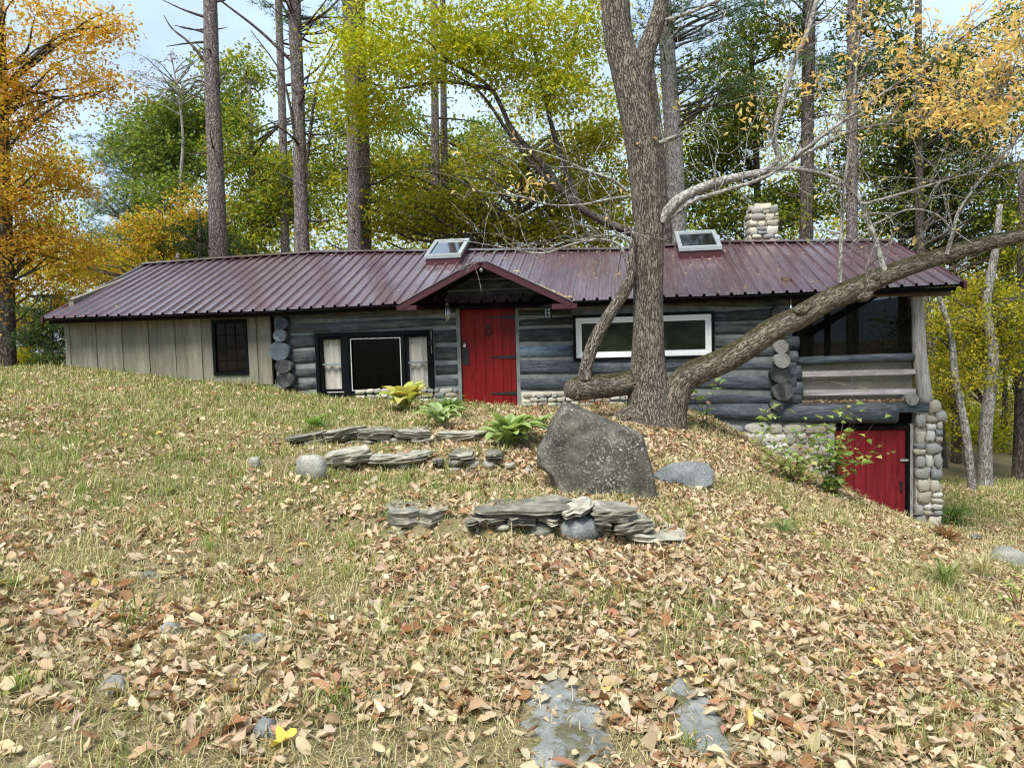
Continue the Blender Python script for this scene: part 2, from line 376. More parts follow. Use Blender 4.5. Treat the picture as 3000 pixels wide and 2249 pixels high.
def m_pane(key, col):
    m, N, Lk, out = new_mat(key); v, r = coords(N, Lk); n = noise_tex(N, Lk, mapping(N, Lk, v, (1, 1, 1.6)), 2.2, 5, .6, 1.2)
    finish(N, Lk, out, ramp(N, Lk, n, [(.35, tuple(c * .35 for c in col)), (.7, col)]), 0.12, None, spec=0.12); M[key] = m
m_pane('pane_black', (0.002, 0.002, 0.002)); m_pane('pane_woods_green', (0.030, 0.038, 0.020)); m_pane('pane_brown', (0.016, 0.012, 0.010))  # green mottling is the mirrored woods, painted into the pane colour
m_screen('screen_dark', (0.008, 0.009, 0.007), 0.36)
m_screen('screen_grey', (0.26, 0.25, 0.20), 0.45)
def m_curtain():
    m, N, Lk, out = new_mat('curtain_cloth'); v, r = coords(N, Lk)
    n = noise_tex(N, Lk, v, 60, 2); n2 = noise_tex(N, Lk, mapping(N, Lk, v, (8, 8, 1)), 2, 4)
    c = mix(N, Lk, ramp(N, Lk, n2, [(0.3, (0.55, 0.51, 0.44)), (0.7, (0.78, 0.74, 0.66))]), (0.45, 0.39, 0.32), ramp(N, Lk, n, [(0.55, (0, 0, 0)), (0.7, (0.6, 0.6, 0.6))]))
    finish(N, Lk, out, c, 0.95); M['curtain_cloth'] = m
m_curtain()
def m_stone_mix():
    m, N, Lk, out = new_mat('field_stone'); v, r = coords(N, Lk)
    base = ramp(N, Lk, r, [(0.0, (0.36, 0.35, 0.30)), (0.22, (0.52, 0.49, 0.39)), (0.4, (0.27, 0.275, 0.26)), (0.55, (0.56, 0.52, 0.41)), (0.75, (0.42, 0.38, 0.29)), (0.88, (0.62, 0.60, 0.52))], 'CONSTANT')
    n = noise_tex(N, Lk, v, 9, 7, 0.65); n2 = noise_tex(N, Lk, v, 40, 3)
    c = mix(N, Lk, base, (0.10, 0.095, 0.08), math_n(N, Lk, 'MULTIPLY', ramp(N, Lk, n, [(0.5, (0, 0, 0)), (0.72, (1, 1, 1))]), 0.7))
    c = mix(N, Lk, c, (0.62, 0.60, 0.52), math_n(N, Lk, 'MULTIPLY', ramp(N, Lk, n, [(0.25, (1, 1, 1)), (0.42, (0, 0, 0))]), 0.5))
    finish(N, Lk, out, c, 0.9, math_n(N, Lk, 'ADD', n, math_n(N, Lk, 'MULTIPLY', n2, 0.3)), 0.7, 0.02, 0.2); M['field_stone'] = m
m_stone_mix()
m_rock('boulder_rock', [(0.022, 0.020, 0.015), (0.075, 0.069, 0.052), (0.20, 0.185, 0.15)], spots=(0.48, 0.46, 0.39), scale=3.4, rnd=0.0, bump=1.0)
m_rock('blue_rock', [(0.10, 0.11, 0.11), (0.20, 0.215, 0.21), (0.33, 0.345, 0.33)], spots=(0.40, 0.41, 0.39), scale=3.5)
m_rock('slab_rock', [(0.07, 0.065, 0.052), (0.24, 0.225, 0.175), (0.50, 0.47, 0.37)], layered=0.5, scale=6, rnd=0.22, bump=1.0)
m_rock('slab_pale', [(0.12, 0.11, 0.085), (0.34, 0.32, 0.25), (0.55, 0.52, 0.42)], layered=0.6, scale=6, rnd=0.15, bump=1.0)
m_rock('round_rock', [(0.16, 0.16, 0.14), (0.30, 0.29, 0.24), (0.42, 0.40, 0.34)], spots=(0.13, 0.13, 0.12), scale=4, rnd=0.2)
m_rock('ledge_rock', [(0.10, 0.105, 0.10), (0.22, 0.225, 0.21), (0.38, 0.38, 0.355)], spots=(0.12, 0.12, 0.11), moss=(0.085, 0.072, 0.022), scale=5.0, rnd=0.0)
m_bark('ash_bark', (0.030, 0.024, 0.018), (0.15, 0.122, 0.09), (0.32, 0.27, 0.205), 44, 9, moss=(0.07, 0.062, 0.012), lichen=None, bump=1.0, dist=0.035)
m_bark('ash_bark_clean', (0.032, 0.026, 0.020), (0.155, 0.13, 0.10), (0.33, 0.285, 0.225), 44, 9, bump=1.0, dist=0.035)
m_bark('pale_bark', (0.07, 0.062, 0.05), (0.21, 0.195, 0.165), (0.40, 0.385, 0.34), 18, 10, lichen=(0.52, 0.52, 0.46), bump=0.5, dist=0.01)
m_bark('pine_bark', (0.06, 0.048, 0.042), (0.20, 0.165, 0.145), (0.31, 0.265, 0.235), 26, 9, bump=1.0, dist=0.03)
m_bark('dark_bark', (0.020, 0.017, 0.014), (0.075, 0.062, 0.050), (0.15, 0.13, 0.105), 16, 7, bump=0.8, dist=0.02)
m_bark('grey_bark', (0.06, 0.053, 0.043), (0.18, 0.165, 0.14), (0.33, 0.31, 0.275), 16, 8, lichen=(0.36, 0.37, 0.32), bump=0.6, dist=0.015)
m_leaf('leaf_tree', 0.5); m_leaf('leaf_needle', 0.25); m_leaf('leaf_litter_mat', 0.22, tint=1.0); m_leaf('grass_mat', 0.3); m_leaf('leaf_plant', 0.4)

# ------------------------------------------------------------------ terrain
ANCH = [at(*a) for a in [(203, 1078, 15.2), (583, 1119, 14.85), (800, 1138, 14.55), (940, 1160, 14.4), (1200, 1174, 14.1), (1437, 1192, 13.7), (1700, 1200, 13.5),
                         (100, 1200, 10.0), (100, 1600, 5.2), (100, 2249, 2.7), (600, 1250, 10.2), (800, 1700, 5.0),
                         (1500, 2249, 3.0), (1905, 1232, 11.2), (2115, 1243, 13.1), (1930, 1492, 7.3), (2100, 1400, 9.3),
                         (2540, 1474, 11.6), (2400, 1400, 11.9), (2185, 1300, 13.0), (2278, 1362, 12.85), (2370, 1395, 12.6), (3000, 1640, 10.3), (3000, 1900, 5.6), (3000, 2249, 3.1),
                         (3000, 1500, 14.0), (3000, 1420, 18.0), (2760, 1400, 19.0), (2400, 1700, 5.6), (2400, 1500, 8.5), (2700, 1640, 8.0), (0, 1095, 16.0), (2720, 1545, 12.3)]]
ANCH += [np.array(p, float) for p in [(0, 6.2, 0.04), (0, 8.5, 0.17), (0, 9.6, 0.33), (0, 11.2, 0.41), (-3, 6.2, 0.17), (-2.4, 9.0, 0.33), (-1.2, 9.6, 0.36), (1.0, 0.5, -0.1), (-3, 0, 0.1), (4, 0.5, -0.5), (0, -6, -0.3), (-8, -6, 0.3), (8, -6, -1.2),
                                      (-7, 4, 0.7), (-14, 10, 1.4), (-18, 16, 1.4), (-9, 19, 1.2), (0, 19, 0.7), (6, 18, -0.9), (-18, 26, 0.8), (0, 28, 0.2), (14, 28, -2.4), (14, 12, -2.4), (11, 6, -2.0), (18, 18, -2.8), (6.8, 13.0, -1.75), (6.6, 15, -1.75)]]
ANCH = np.array(ANCH)
def _tps(r2): return 0.5 * r2 * np.log(r2 + 1e-9)
_n = len(ANCH); _A = np.zeros((_n + 3, _n + 3))
_d2 = ((ANCH[:, None, :2] - ANCH[None, :, :2]) ** 2).sum(-1)
_A[:_n, :_n] = _tps(_d2) + np.eye(_n) * 0.08
_A[:_n, _n] = 1; _A[:_n, _n + 1:] = ANCH[:, :2]; _A[_n, :_n] = 1; _A[_n + 1:, :_n] = ANCH[:, :2].T
_W = np.linalg.solve(_A, np.concatenate([ANCH[:, 2], [0, 0, 0]]))
# low retaining walls: (x0, x1, y at x0, y at x1, step)
STEPS = [(-1.45, 1.15, 6.30, 6.15, 0.19), (-2.5, 0.75, 8.55, 8.45, 0.18), (-2.85, 0.35, 9.75, 9.55, 0.16)]
def ground_z(x, y):
    x = np.asarray(x, float); y = np.asarray(y, float); sh = np.broadcast(x, y).shape
    x = np.broadcast_to(x, sh).ravel(); y = np.broadcast_to(y, sh).ravel()
    z = _W[_n] + _W[_n + 1] * x + _W[_n + 2] * y
    for i in range(_n):
        z = z + _W[i] * _tps((x - ANCH[i, 0]) ** 2 + (y - ANCH[i, 1]) ** 2)
    d = np.sqrt(x ** 2 + (y - 10) ** 2); w = np.clip((d - 19) / 12, 0, 1); w = w * w * (3 - 2 * w)
    z = z * (1 - w) + w * np.clip(-0.6 - 0.07 * x - 0.012 * (y - 10), -4.5, 1.2)
    for x0, x1, ya, yb, st in STEPS:
        t = (x - x0) / (x1 - x0); s = y - (ya + (yb - ya) * t)
        f = np.clip((x - x0 + 0.35) / 0.5, 0, 1) * np.clip((x1 + 0.3 - x) / 0.5, 0, 1)
        z = z + st * 0.5 * np.tanh(s / 0.05) * np.exp(-(s / 0.85) ** 2) * f
    z = z + (fbm(x * 0.9, y * 0.9, 3, 3) - 0.5) * 0.07 + (fbm(x * 5, y * 5, 9, 2) - 0.5) * 0.02
    return z.reshape(sh)
def gz(x, y): return float(ground_z(np.array([x]), np.array([y]))[0])
def hit(px, py, y0=1.5, y1=45.0):
    """where the sight line through a pixel meets the ground"""
    Y = np.concatenate([np.arange(y0, 16, 0.02), np.arange(16, y1, 0.1)]); d = ray(px, py)
    P = EYE[None] + d[None] * (Y / d[1])[:, None]
    b = np.nonzero(P[:, 2] <= ground_z(P[:, 0], P[:, 1]))[0]
    return P[b[0]] if len(b) else P[-1]
_fine = np.arange(-13, 13.01, 0.11)
_xs = np.concatenate([-13 - np.cumsum(np.geomspace(0.2, 60, 32))[::-1], _fine, 13 + np.cumsum(np.geomspace(0.2, 60, 32))])
_ys = np.concatenate([-1 - np.cumsum(np.geomspace(0.3, 60, 22))[::-1], np.arange(-1, 20.01, 0.11), 20 + np.cumsum(np.geomspace(0.2, 70, 34))])
_X, _Y = np.meshgrid(_xs, _ys); _Z = ground_z(_X, _Y)
_nx, _ny = len(_xs), len(_ys)
_i = (np.arange(_ny - 1)[:, None] * _nx + np.arange(_nx - 1)[None]).ravel()
def m_ground():
    m, N, Lk, out = new_mat('ground_cover'); tc = N.new('ShaderNodeTexCoord'); v = tc.outputs['Object']
    n1 = noise_tex(N, Lk, v, 0.7, 4); n2 = noise_tex(N, Lk, v, 14, 6, 0.7); n3 = noise_tex(N, Lk, v, 55, 3, 0.6)
    c = ramp(N, Lk, n1, [(0.35, (0.17, 0.16, 0.055)), (0.6, (0.23, 0.185, 0.095))])
    c = mix(N, Lk, c, (0.30, 0.235, 0.14), ramp(N, Lk, n2, [(0.42, (0, 0, 0)), (0.62, (1, 1, 1))]))
    c = mix(N, Lk, c, (0.055, 0.042, 0.022), math_n(N, Lk, 'MULTIPLY', ramp(N, Lk, n3, [(0.52, (0, 0, 0)), (0.68, (1, 1, 1))]), 0.8))
    finish(N, Lk, out, c, 0.95, math_n(N, Lk, 'ADD', n2, n3), 0.9, 0.03, 0.1); return m
ground = put('ground', npmesh('ground', np.stack([_X, _Y, _Z], -1).reshape(-1, 3), np.stack([_i, _i + 1, _i + 1 + _nx, _i + _nx], -1)), m_ground())
tag(ground, 'sloping lawn of dry grass and fallen leaves around the cabin', None, kind='structure')

# ------------------------------------------------------------------ cabin
cabin = thing('log_cabin', 'long low log cabin with maroon metal roof and red doors', 'cabin', HO, -YAW)
def part(name, b, mat, parent=cabin, smooth=False, tc=False, **k):
    return put(name, b.mesh(name, smooth, tc) if isinstance(b, B) else b, M[mat], parent, **k)
def log_piece(x0, x1, z0a, z1a, z0b, z1b, mat='log_wood', yc=0.0, dep=0.125, seed=0, parent=cabin, name='log', clip=None):
    """a horizontal log; bottom/top heights at both ends"""
    n = max(4, int((x1 - x0) / 0.16)); t = np.linspace(0, 1, n)
    X = x0 + (x1 - x0) * t
    zl = z0a + (z0b - z0a) * t; zh = z1a + (z1b - z1a) * t
    r = (zh - zl) / 2 * 0.975; zc = (zl + zh) / 2 + 0.010 * np.sin(X * 1.9 + seed * 2.1)
    P = np.stack([X, np.full(n, yc) + 0.012 * np.sin(X * 1.3 + seed), zc], -1)
    b = B(); b.tube(P, r, 14, True, 0.055, seed + 3)
    V = b.v[0]; V[:, 1] = yc + np.clip((V[:, 1] - yc) * (dep / max(r.mean(), 1e-3)), -dep, dep)
    if clip is not None: V[:, 0] = np.clip(V[:, 0], clip[0] - (clip[2] - V[:, 2]) / .512, clip[0] + (clip[2] - V[:, 2]) / .518)
    return part(name, b, mat, parent, True)
# door and window openings in the wall's own coordinates
DX0, DZ1 = loc(1348, 903); DX1, DZ0 = loc(1518, 1190)
KX0, KZ1 = loc(928, 976); KX1, KZ0 = loc(1278, 1150)
VX0, VZ1 = loc(1678, 924); VX1, VZ0 = loc(2092, 1048)
rows_l = [(1.71, 2.0), (1.475, 1.71), (1.165, 1.475), (0.845, 1.165), (0.59, 0.845), (0.34, 0.59)]
sd = 0
WL, WR = -4.25, 5.35
for k, (a, b_) in enumerate(rows_l):                       # left of the big dark window and between it and the door
    sd += 1
    if a >= KZ1 - 0.02:
        log_piece(WL + 0.3, DX0 - 0.07, a - .03, b_ - .03, a, b_, seed=sd)
    else:
        log_piece(WL + 0.25, KX0 - 0.03, a - .02, b_ - .02, a, b_, seed=sd)
        log_piece(KX1 + 0.03, DX0 - 0.07, a, b_, a, b_, seed=sd + 40)
for k, (a, b_, c, d) in enumerate([(1.80, 2.0, 1.62, 1.84), (1.63, 1.80, 1.62, 1.80)]):
    pass
rr_ = [(1.63, 1.80), (1.45, 1.63), (1.14, 1.45), (0.875, 1.14)]
for a, b_ in rr_:                                          # between door and white window
    sd += 1; log_piece(DX1 + 0.07, VX0 - 0.02, a, b_, a, b_, 'log_bluer' if a < 1.0 else 'log_wood', seed=sd)
log_piece(DX1 + 0.07, WR, 1.80, 2.02, 1.66, 1.88, seed=61)
for a, b_ in [(1.42, 1.655), (1.185, 1.42), (0.967, 1.185), (0.76, 0.967)]:   # right of the white window
    sd += 1; log_piece(VX1 + 0.02, WR, a, b_, a, b_, seed=sd)
for a, b_, c, d in [(0.552, 0.872, 0.51, 0.757), (0.27, 0.552, 0.176, 0.51)]:
    sd += 1; log_piece(DX1 + 0.07, WR + 0.12, a, b_, c, d, 'log_blue', seed=sd)
log_piece(0.9, WR + 0.2, 0.01, 0.27, -0.092, 0.176, 'log_blue', seed=71)
log_piece(2.6, 7.12, -0.28, 0.0, -0.42, -0.03, 'log_blue', yc=-0.03, dep=0.19, seed=72)       # big sill log
part('sill_end', B().box(6.95, 7.62, -0.16, 0.12, -0.20, -0.045, 0.006), 'log_blue')
# gable logs over the door
log_piece(-1.45, 1.45, 1.93, 2.16, 1.93, 2.16, seed=81, dep=0.11, clip=(0.06, 0, 2.56))
log_piece(-1.0, 1.05, 2.16, 2.36, 2.16, 2.36, seed=82, dep=0.11, clip=(0.06, 0, 2.56))
log_piece(-0.55, 0.62, 2.36, 2.55, 2.36, 2.55, seed=83, dep=0.10, clip=(0.06, 0, 2.56))
# chinked wall core behind the logs, one slab for each stretch of wall
for x0, x1, z0, z1 in [(WL + .1, KX0, 0.1, 2.0), (KX0, KX1, KZ1, 2.0), (KX1, DX0, 0.1, 2.0), (DX0, DX1, DZ1, 2.05), (DX1, VX0, -0.1, 2.0), (VX0, VX1, -0.5, VZ0), (VX0, VX1, VZ1, 2.0), (VX1, WR, -0.5, 2.0)]:
    part('chinking', B().box(x0, x1, -0.082, 0.10, z0, z1), 'chinking')
part('chinking', B().add([[-1.4, -0.05, 2.0], [1.5, -0.05, 2.0], [0.05, -0.05, 2.66], [-1.4, 0.1, 2.0], [1.5, 0.1, 2.0], [0.05, 0.1, 2.66]],
                         [[0, 1, 4, 3], [1, 2, 5, 4], [2, 0, 3, 5]], [[0, 2, 1], [3, 4, 5]]), 'chinking')
# ends of the crossing logs at both corners
def log_end(x, z, r, y0, y1, mat, seed, sq=1.0):
    b = B(); n = 7; Yv = np.linspace(y0, y1, n)
    b.tube(np.stack([np.full(n, x), Yv, np.full(n, z)], -1), [r * 0.97] + [r] * (n - 1), 16, True, 0.10, seed)
    if sq != 1: b.v[0][:, 2] = z + (b.v[0][:, 2] - z) * sq
    o = part('log_end', b, mat, cabin, False); o.data.polygons.foreach_set('use_smooth', np.array([len(p.vertices) == 4 for p in o.data.polygons])); return o
m_wood('end_blue', (0.03, 0.038, 0.045), (0.085, 0.105, 0.125), (0.17, 0.20, 0.225), 1, stretch=2.0, tone=0.15, crack=0.7)
m_wood('end_dark', (0.012, 0.013, 0.014), (0.05, 0.05, 0.048), (0.20, 0.195, 0.18), 1, stretch=2.0, tone=0.2, crack=0.7)
m_wood('end_pale', (0.12, 0.115, 0.10), (0.27, 0.26, 0.235), (0.42, 0.41, 0.38), 1, stretch=2.0, tone=0.15, crack=0.5)
for k, (x, z, r, mt, sq) in enumerate([(-3.94, 1.66, .135, 'end_blue', .95), (-3.965, 1.435, .135, 'end_blue', .9), (-4.0, 1.14, .21, 'end_blue', .88), (-3.925, .845, .165, 'end_dark', .8), (-3.91, .60, .18, 'end_dark', .85)]):
    log_end(x, z, r, -0.27 - 0.02 * (k % 2), 0.1, mt, k + 5, sq)
for k, (x, z, r, mt, sq) in enumerate([(5.15, 1.56, .13, 'end_dark', 1.1), (5.16, 1.26, .115, 'end_pale', 1.2), (5.176, .985, .125, 'end_pale', 1.0), (5.19, .745, .135, 'end_pale', 1.0), (5.16, .495, .175, 'end_dark', .82), (5.198, .20, .18, 'end_dark', .95), (5.11, -.04, .12, 'end_dark', .85)]):
    log_end(x, z, r, -0.30 - 0.02 * (k % 2), 0.1, mt, k + 25, sq)
for k, (x, z, r) in enumerate([(5.50, .80, .13), (5.56, .50, .15), (5.58, .22, .14), (5.52, 1.05, .12)]):         # stubs beyond the corner
    log_piece(5.28, x, z - r, z + r, z - r, z + r, 'log_blue', dep=0.12, seed=k + 90)
# ---- red front door
door = part('front_door', B().box(DX0, DX1, 0.0, 0.05, DZ0, DZ1 - 0.012), 'black_paint')
xs_ = [DX0 + 0.012] + [DX0 + (DX1 - DX0) * f for f in (0.255, 0.43, 0.585, 0.75, 0.895)] + [DX1 - 0.012]
for a, b_ in zip(xs_[:-1], xs_[1:]):
    part('plank', B().box(a + 0.003, b_ - 0.003, -0.032, -0.002, DZ0 + 0.004, DZ1 - 0.035, 0.0008), 'red_plank', door)
for px, py in [(1474, 930), (1474, 1046), (1474, 1152)]:
    z = loc(px, py)[1]; tx = loc(1437, py)[0]
    part('strap_hinge', B().add([[DX1 - .015, -.045, z + .038], [DX1 - .015, -.045, z - .032], [tx, -.045, z - .006], [tx, -.045, z + .012], [DX1 - .015, -.033, z + .038], [DX1 - .015, -.033, z - .032], [tx, -.033, z - .006], [tx, -.033, z + .012]],
                                  [[0, 1, 2, 3], [0, 4, 5, 1], [1, 5, 6, 2], [2, 6, 7, 3], [3, 7, 4, 0]]), 'iron', door)
kx, kz = loc(1432, 965)
_t = np.linspace(0.35, 2 * math.pi - 0.35, 15)
part('knocker', B().tube(np.stack([kx + 0.055 * np.sin(_t), np.full(15, -0.055), kz - 0.03 + 0.065 * np.cos(_t)], -1), 0.012, 6).box(kx - .022, kx + .022, -.055, -.033, kz + .03, kz + .10), 'iron', door)
lx0, lz1 = loc(1356, 1018); lx1, lz0 = loc(1376, 1068)
part('lock_plate', B().box(lx0, lx1, -.042, -.033, lz0, lz1), 'iron', door)
part('hasp', B().box(DX0 - 0.01, DX0 + .10, -.045, -.034, loc(1360, 1004)[1] - .012, loc(1360, 1004)[1] + .015), 'iron', door)
px_, pz_ = loc(1363, 1010)
_t = np.linspace(0, math.pi, 9)
part('padlock', B().box(px_ - .024, px_ + .024, -.07, -.046, pz_ - .045, pz_ + .012).tube(np.stack([px_ + .017 * np.cos(_t), np.full(9, -.058), pz_ + .012 + .03 * np.sin(_t)], -1), .006, 5), 'steel', door)
fr = part('door_frame', B().box(DX0 - .075, DX0 - .002, -.06, .07, DZ0 - .02, DZ1), 'grey_trim')
part('door_frame', B().box(DX1 + .002, DX1 + .075, -.06, .07, DZ0 - .02, DZ1), 'grey_trim')
part('door_frame', B().box(DX0 - .075, DX1 + .075, -.063, .07, DZ1 + .001, DZ1 + .075), 'grey_trim')
part('door_step', B().box(DX0 - .02, DX1 + .02, -.10, .03, DZ0 - .22, DZ0 - .085), 'stone_mortar')
_bx = np.linspace(DX0 + 0.05, DX1 - 0.0, 13); _bm = B().box(-.034, .034, -.10, .10, -.04, .04, 0.002).mesh('brick'); _bm.materials.append(M['brick_red'])
for k in range(12):
    o = put('brick', _bm, None, cabin, loc_=((_bx[k] + _bx[k + 1]) / 2, -.10 + random.uniform(-.012, .012), DZ0 - .045 + random.uniform(-.008, .004)), rot=(0, 0, random.uniform(-.06, .06)))
# ---- big dark window with two curtained sashes
def rect_frame(b, x0, x1, z0, z1, w, y0, y1):
    b.box(x0, x0 + w, y0, y1, z0, z1); b.box(x1 - w, x1, y0, y1, z0, z1)
    b.box(x0 + w, x1 - w, y0 + .001, y1 - .001, z0, z0 + w); b.box(x0 + w, x1 - w, y0 + .001, y1 - .001, z1 - w, z1); return b
def curtain(x0, x1, z0, z1, y, parent):
    nx, nz = 26, 8; X, Z = np.meshgrid(np.linspace(x0, x1, nx), np.linspace(z0, z1, nz))
    Yv = y + 0.014 * np.sin(X * 46 + Z * 1.5) + 0.01 * np.sin(X * 21)
    i = (np.arange(nz - 1)[:, None] * nx + np.arange(nx - 1)[None]).ravel()
    return put('curtain', npmesh('curtain', np.stack([X, Yv, Z], -1).reshape(-1, 3), np.stack([i, i + 1, i + 1 + nx, i + nx], -1)), M['curtain_cloth'], parent)
part('dark_room_sheet', B().box(KX0 + .02, KX1 - .02, .55, .60, KZ0, KZ1), 'dark_inside')  # black sheet put where the room behind is only unlit
win = part('front_window', rect_frame(B(), KX0, KX1, KZ0 - .03, KZ1, .075, -.13, .06), 'black_paint')
xa, xb = loc(942, 1050)[0], loc(1010, 1050)[0]; xc, xd = loc(1034, 1060)[0], loc(1180, 1060)[0]; xe, xf = loc(1192, 1050)[0], loc(1262, 1050)[0]
zt, zb = KZ1 - .085, KZ0 + .06
for a, b_ in ((xa, xb), (xe, xf)):
    s_ = part('sash', rect_frame(B(), a, b_, zb, zt, .045, -.085, -.02), 'black_paint', win)
    part('sash_rail', B().box(a + .045, b_ - .045, -.08, -.03, (zb + zt) / 2 - .012, (zb + zt) / 2 + .014), 'grey_trim', win)
    curtain(a + .046, b_ - .046, zb + .046, zt - .046, 0.02, win)
    part('pane', B().box(a + .046, b_ - .046, -.046, -.042, zb + .046, zt - .046), 'window_glass', win)
for a, b_ in ((xb + .002, xc - .04), (xd + .04, xe - .002)):
    part('mullion', B().box(a, b_, -.12, .05, zb - .05, zt + .01), 'black_paint', win)
part('sash', rect_frame(B(), xc - .05, xd + .05, zb - .04, zt + .012, .05, -.10, -.02), 'black_paint', win)
part('bead', rect_frame(B(), xc, xd, zb + .012, zt - .04, .014, -.112, -.09), 'white_bead', win)
part('pane', B().box(xc + .014, xd - .014, -.05, -.045, zb + .026, zt - .054), 'pane_black', win)
part('dark_pane_backing', B().box(xc, xd, .3, .31, zb, zt), 'dark_inside', win)  # added dark sheet, stands in for the dim room behind the middle pane
# ---- white picture window
wwin = part('picture_window', rect_frame(B(), VX0, VX1, VZ0, VZ1, .055, -.14, .05), 'black_paint')
part('frame', rect_frame(B(), VX0 + .057, VX1 - .057, VZ0 + .057, VZ1 - .057, .045, -.13, -.02), 'white_vinyl', wwin)
part('frame', rect_frame(B(), VX0 + .103, VX1 - .103, VZ0 + .103, VZ1 - .103, .055, -.112, -.03), 'white_vinyl', wwin)
part('pane', B().box(VX0 + .159, VX1 - .159, -.07, -.065, VZ0 + .159, VZ1 - .159), 'pane_woods_green', wwin)
m_plain('green_backing', (0.030, 0.036, 0.020), 0.9, 0.1, 0.5, 3)  # green sheet added behind the pane, coloured like the mirrored woods
part('window_backing', B().box(VX0 + .08, VX1 - .08, .02, .03, VZ0 + .08, VZ1 - .08), 'green_backing', wwin)
# ---- vertical-board addition on the left
AX0 = loc(196, 1000)[0]
edges = [loc(100 + .3618 * x, 1000)[0] for x in (262, 303, 408, 515, 617, 723, 830, 937, 1045, 1152, 1260, 1365, 1462)]
AW0, AW1 = loc(627, 1000)[0], loc(729, 1000)[0]; AZ1 = loc(680, 937)[1]; AZ0 = loc(680, 1098)[1]
zlow = [loc(100 + .3618 * x, 650 + .3618 * 1150)[1] for x in (262, 1365)]
for k, (a, b_) in enumerate(zip(edges[:-1], edges[1:])):
    zb_ = 0.93 - 0.03 * k if k < 11 else 0.45
    part('board', B().box(a + .002, b_ - .002, -.05 + .02 * (k % 2), .02, zb_ + (0.0 if k else .02) - 0.02 * (k % 3), 2.02, 0.002), 'board_sage')
ed2 = [AW1 + .004] + [loc(100 + .3618 * x, 1000)[0] for x in (1812, 1830)] + [loc(797, 1000)[0]]
for k, (a, b_) in enumerate(zip(ed2[:-1], ed2[1:])):
    part('board', B().box(a + .001, b_ - .001, -.05 + (.02 if k == 1 else 0), .02, 0.50, 2.02, 0.002), 'board_sage')
part('board', B().box(AW0, AW1, -.045, .02, 0.47, AZ0 - .003, 0.002), 'board_sage')
part('board', B().box(AW0, AW1, -.045, .02, AZ1 + .003, 2.02, 0.002), 'board_sage')
part('addition_core', B().box(AX0 + .02, AW0, .021, .12, -.1, 2.06), 'board_sage')
part('base_panel', B().hexa([[AX0 + .03, -.02, .3], [edges[11] - .01, -.02, .1], [edges[11] - .01, .02, .1], [AX0 + .03, .02, .3], [AX0 + .03, -.02, .97], [edges[11] - .01, -.02, .70], [edges[11] - .01, .02, .70], [AX0 + .03, .02, .97]]), 'concrete_panel')
part('base_panel', B().box(AW0 - .3, -4.2, -.015, .02, 0.05, .49), 'concrete_panel')
aw = part('side_window', rect_frame(B(), AW0, AW1, AZ0, AZ1, .06, -.075, .05), 'black_paint')
nm = 3
for k in range(1, 3):
    x = AW0 + .06 + (AW1 - AW0 - .12) * k / 3; part('muntin', B().box(x - .009, x + .009, -.04, -.01, AZ0 + .06, AZ1 - .06), 'dark_soffit', aw)
for k in range(1, 4):
    z = AZ0 + .06 + (AZ1 - AZ0 - .12) * k / 4; part('muntin', B().box(AW0 + .06, AW1 - .06, -.043, -.012, z - .009, z + .009), 'dark_soffit', aw)
for i in range(3):
    for j in range(4):
        w3, h4 = (AW1 - AW0 - .12) / 3, (AZ1 - AZ0 - .12) / 4; x = AW0 + .06 + w3 * i; z = AZ0 + .06 + h4 * j
        part('pane', B().box(x + .01, x + w3 - .01, -.026, -.022, z + .01, z + h4 - .01), 'pane_brown', aw)
m_plain('brown_backing', (0.022, 0.016, 0.012), 0.9, 0.1, 0.4, 6)  # dark sheet behind the panes in place of an unlit room
part('window_backing', B().box(AW0 + .03, AW1 - .03, .03, .04, AZ0 + .03, AZ1 - .03), 'brown_backing', aw)
# other walls (left gable end, back) so that the cabin is closed
part('end_wall', B().box(AX0, AX0 + .1, .12, 5.75, -.2, 2.3), 'board_sage')
part('end_wall', B().add([[AX0, .1, 2.29], [AX0, 5.7, 2.29], [AX0, 2.9, 3.2], [AX0 + .1, .1, 2.29], [AX0 + .1, 5.7, 2.29], [AX0 + .1, 2.9, 3.2]], [[0, 3, 4, 1], [1, 4, 5, 2], [2, 5, 3, 0]], [[0, 1, 2], [3, 5, 4]]), 'board_sage')
part('back_wall', B().box(AX0, 5.3, 5.65, 5.75, -.6, 2.1), 'log_wood')
part('partition_wall', B().box(5.30, 5.42, .14, 5.7, -.5, 2.2), 'brown_beam')
part('floor_slab', B().box(AX0 + .1, 5.28, .13, 5.6, -.35, -.1), 'porch_floor')
# ---- roof
EX = [-8.74, -3.97, -1.65, 1.43, 5.38, 8.05]; EZ = [1.90, 1.90, 1.94, 1.885, 1.89, 1.942]
RX = [-8.9, -6.9, -4.4, -0.6, 2.48, 4.63, 8.1]; RZ = [3.27, 3.32, 3.365, 3.24, 3.125, 3.185, 3.05]
EY, RY = -0.5, 2.9
def roof_pt(x, v, h=0.0):
    x = np.asarray(x, float); ze = np.interp(x, EX, EZ); zr = np.interp(x, RX, RZ)
    return np.stack([x + 0 * v, EY + (RY - EY) * v + 0 * x, ze + (zr - ze) * v + h], -1)
def roof_z(x, y): return float(roof_pt(np.array(x), np.array((y - EY) / (RY - EY)))[2])
roof = part('roof', B().add(np.vstack([roof_pt(np.linspace(-8.70, 8.0, 30), np.zeros(30), -.035), roof_pt(np.linspace(-8.70, 8.0, 30), np.ones(30), -.035)]),
                            [[i, i + 30, i + 31, i + 1] for i in range(29)]), 'dark_soffit')
PROF = [(-.030, 0), (-.016, .045), (.016, .045), (.030, 0), (.072, 0), (.079, .005), (.089, .005), (.096, 0), (.134, 0), (.141, .005), (.151, .005), (.158, 0)]
RIB = 0.2286
x = -8.74; sheet_w = RIB * 3
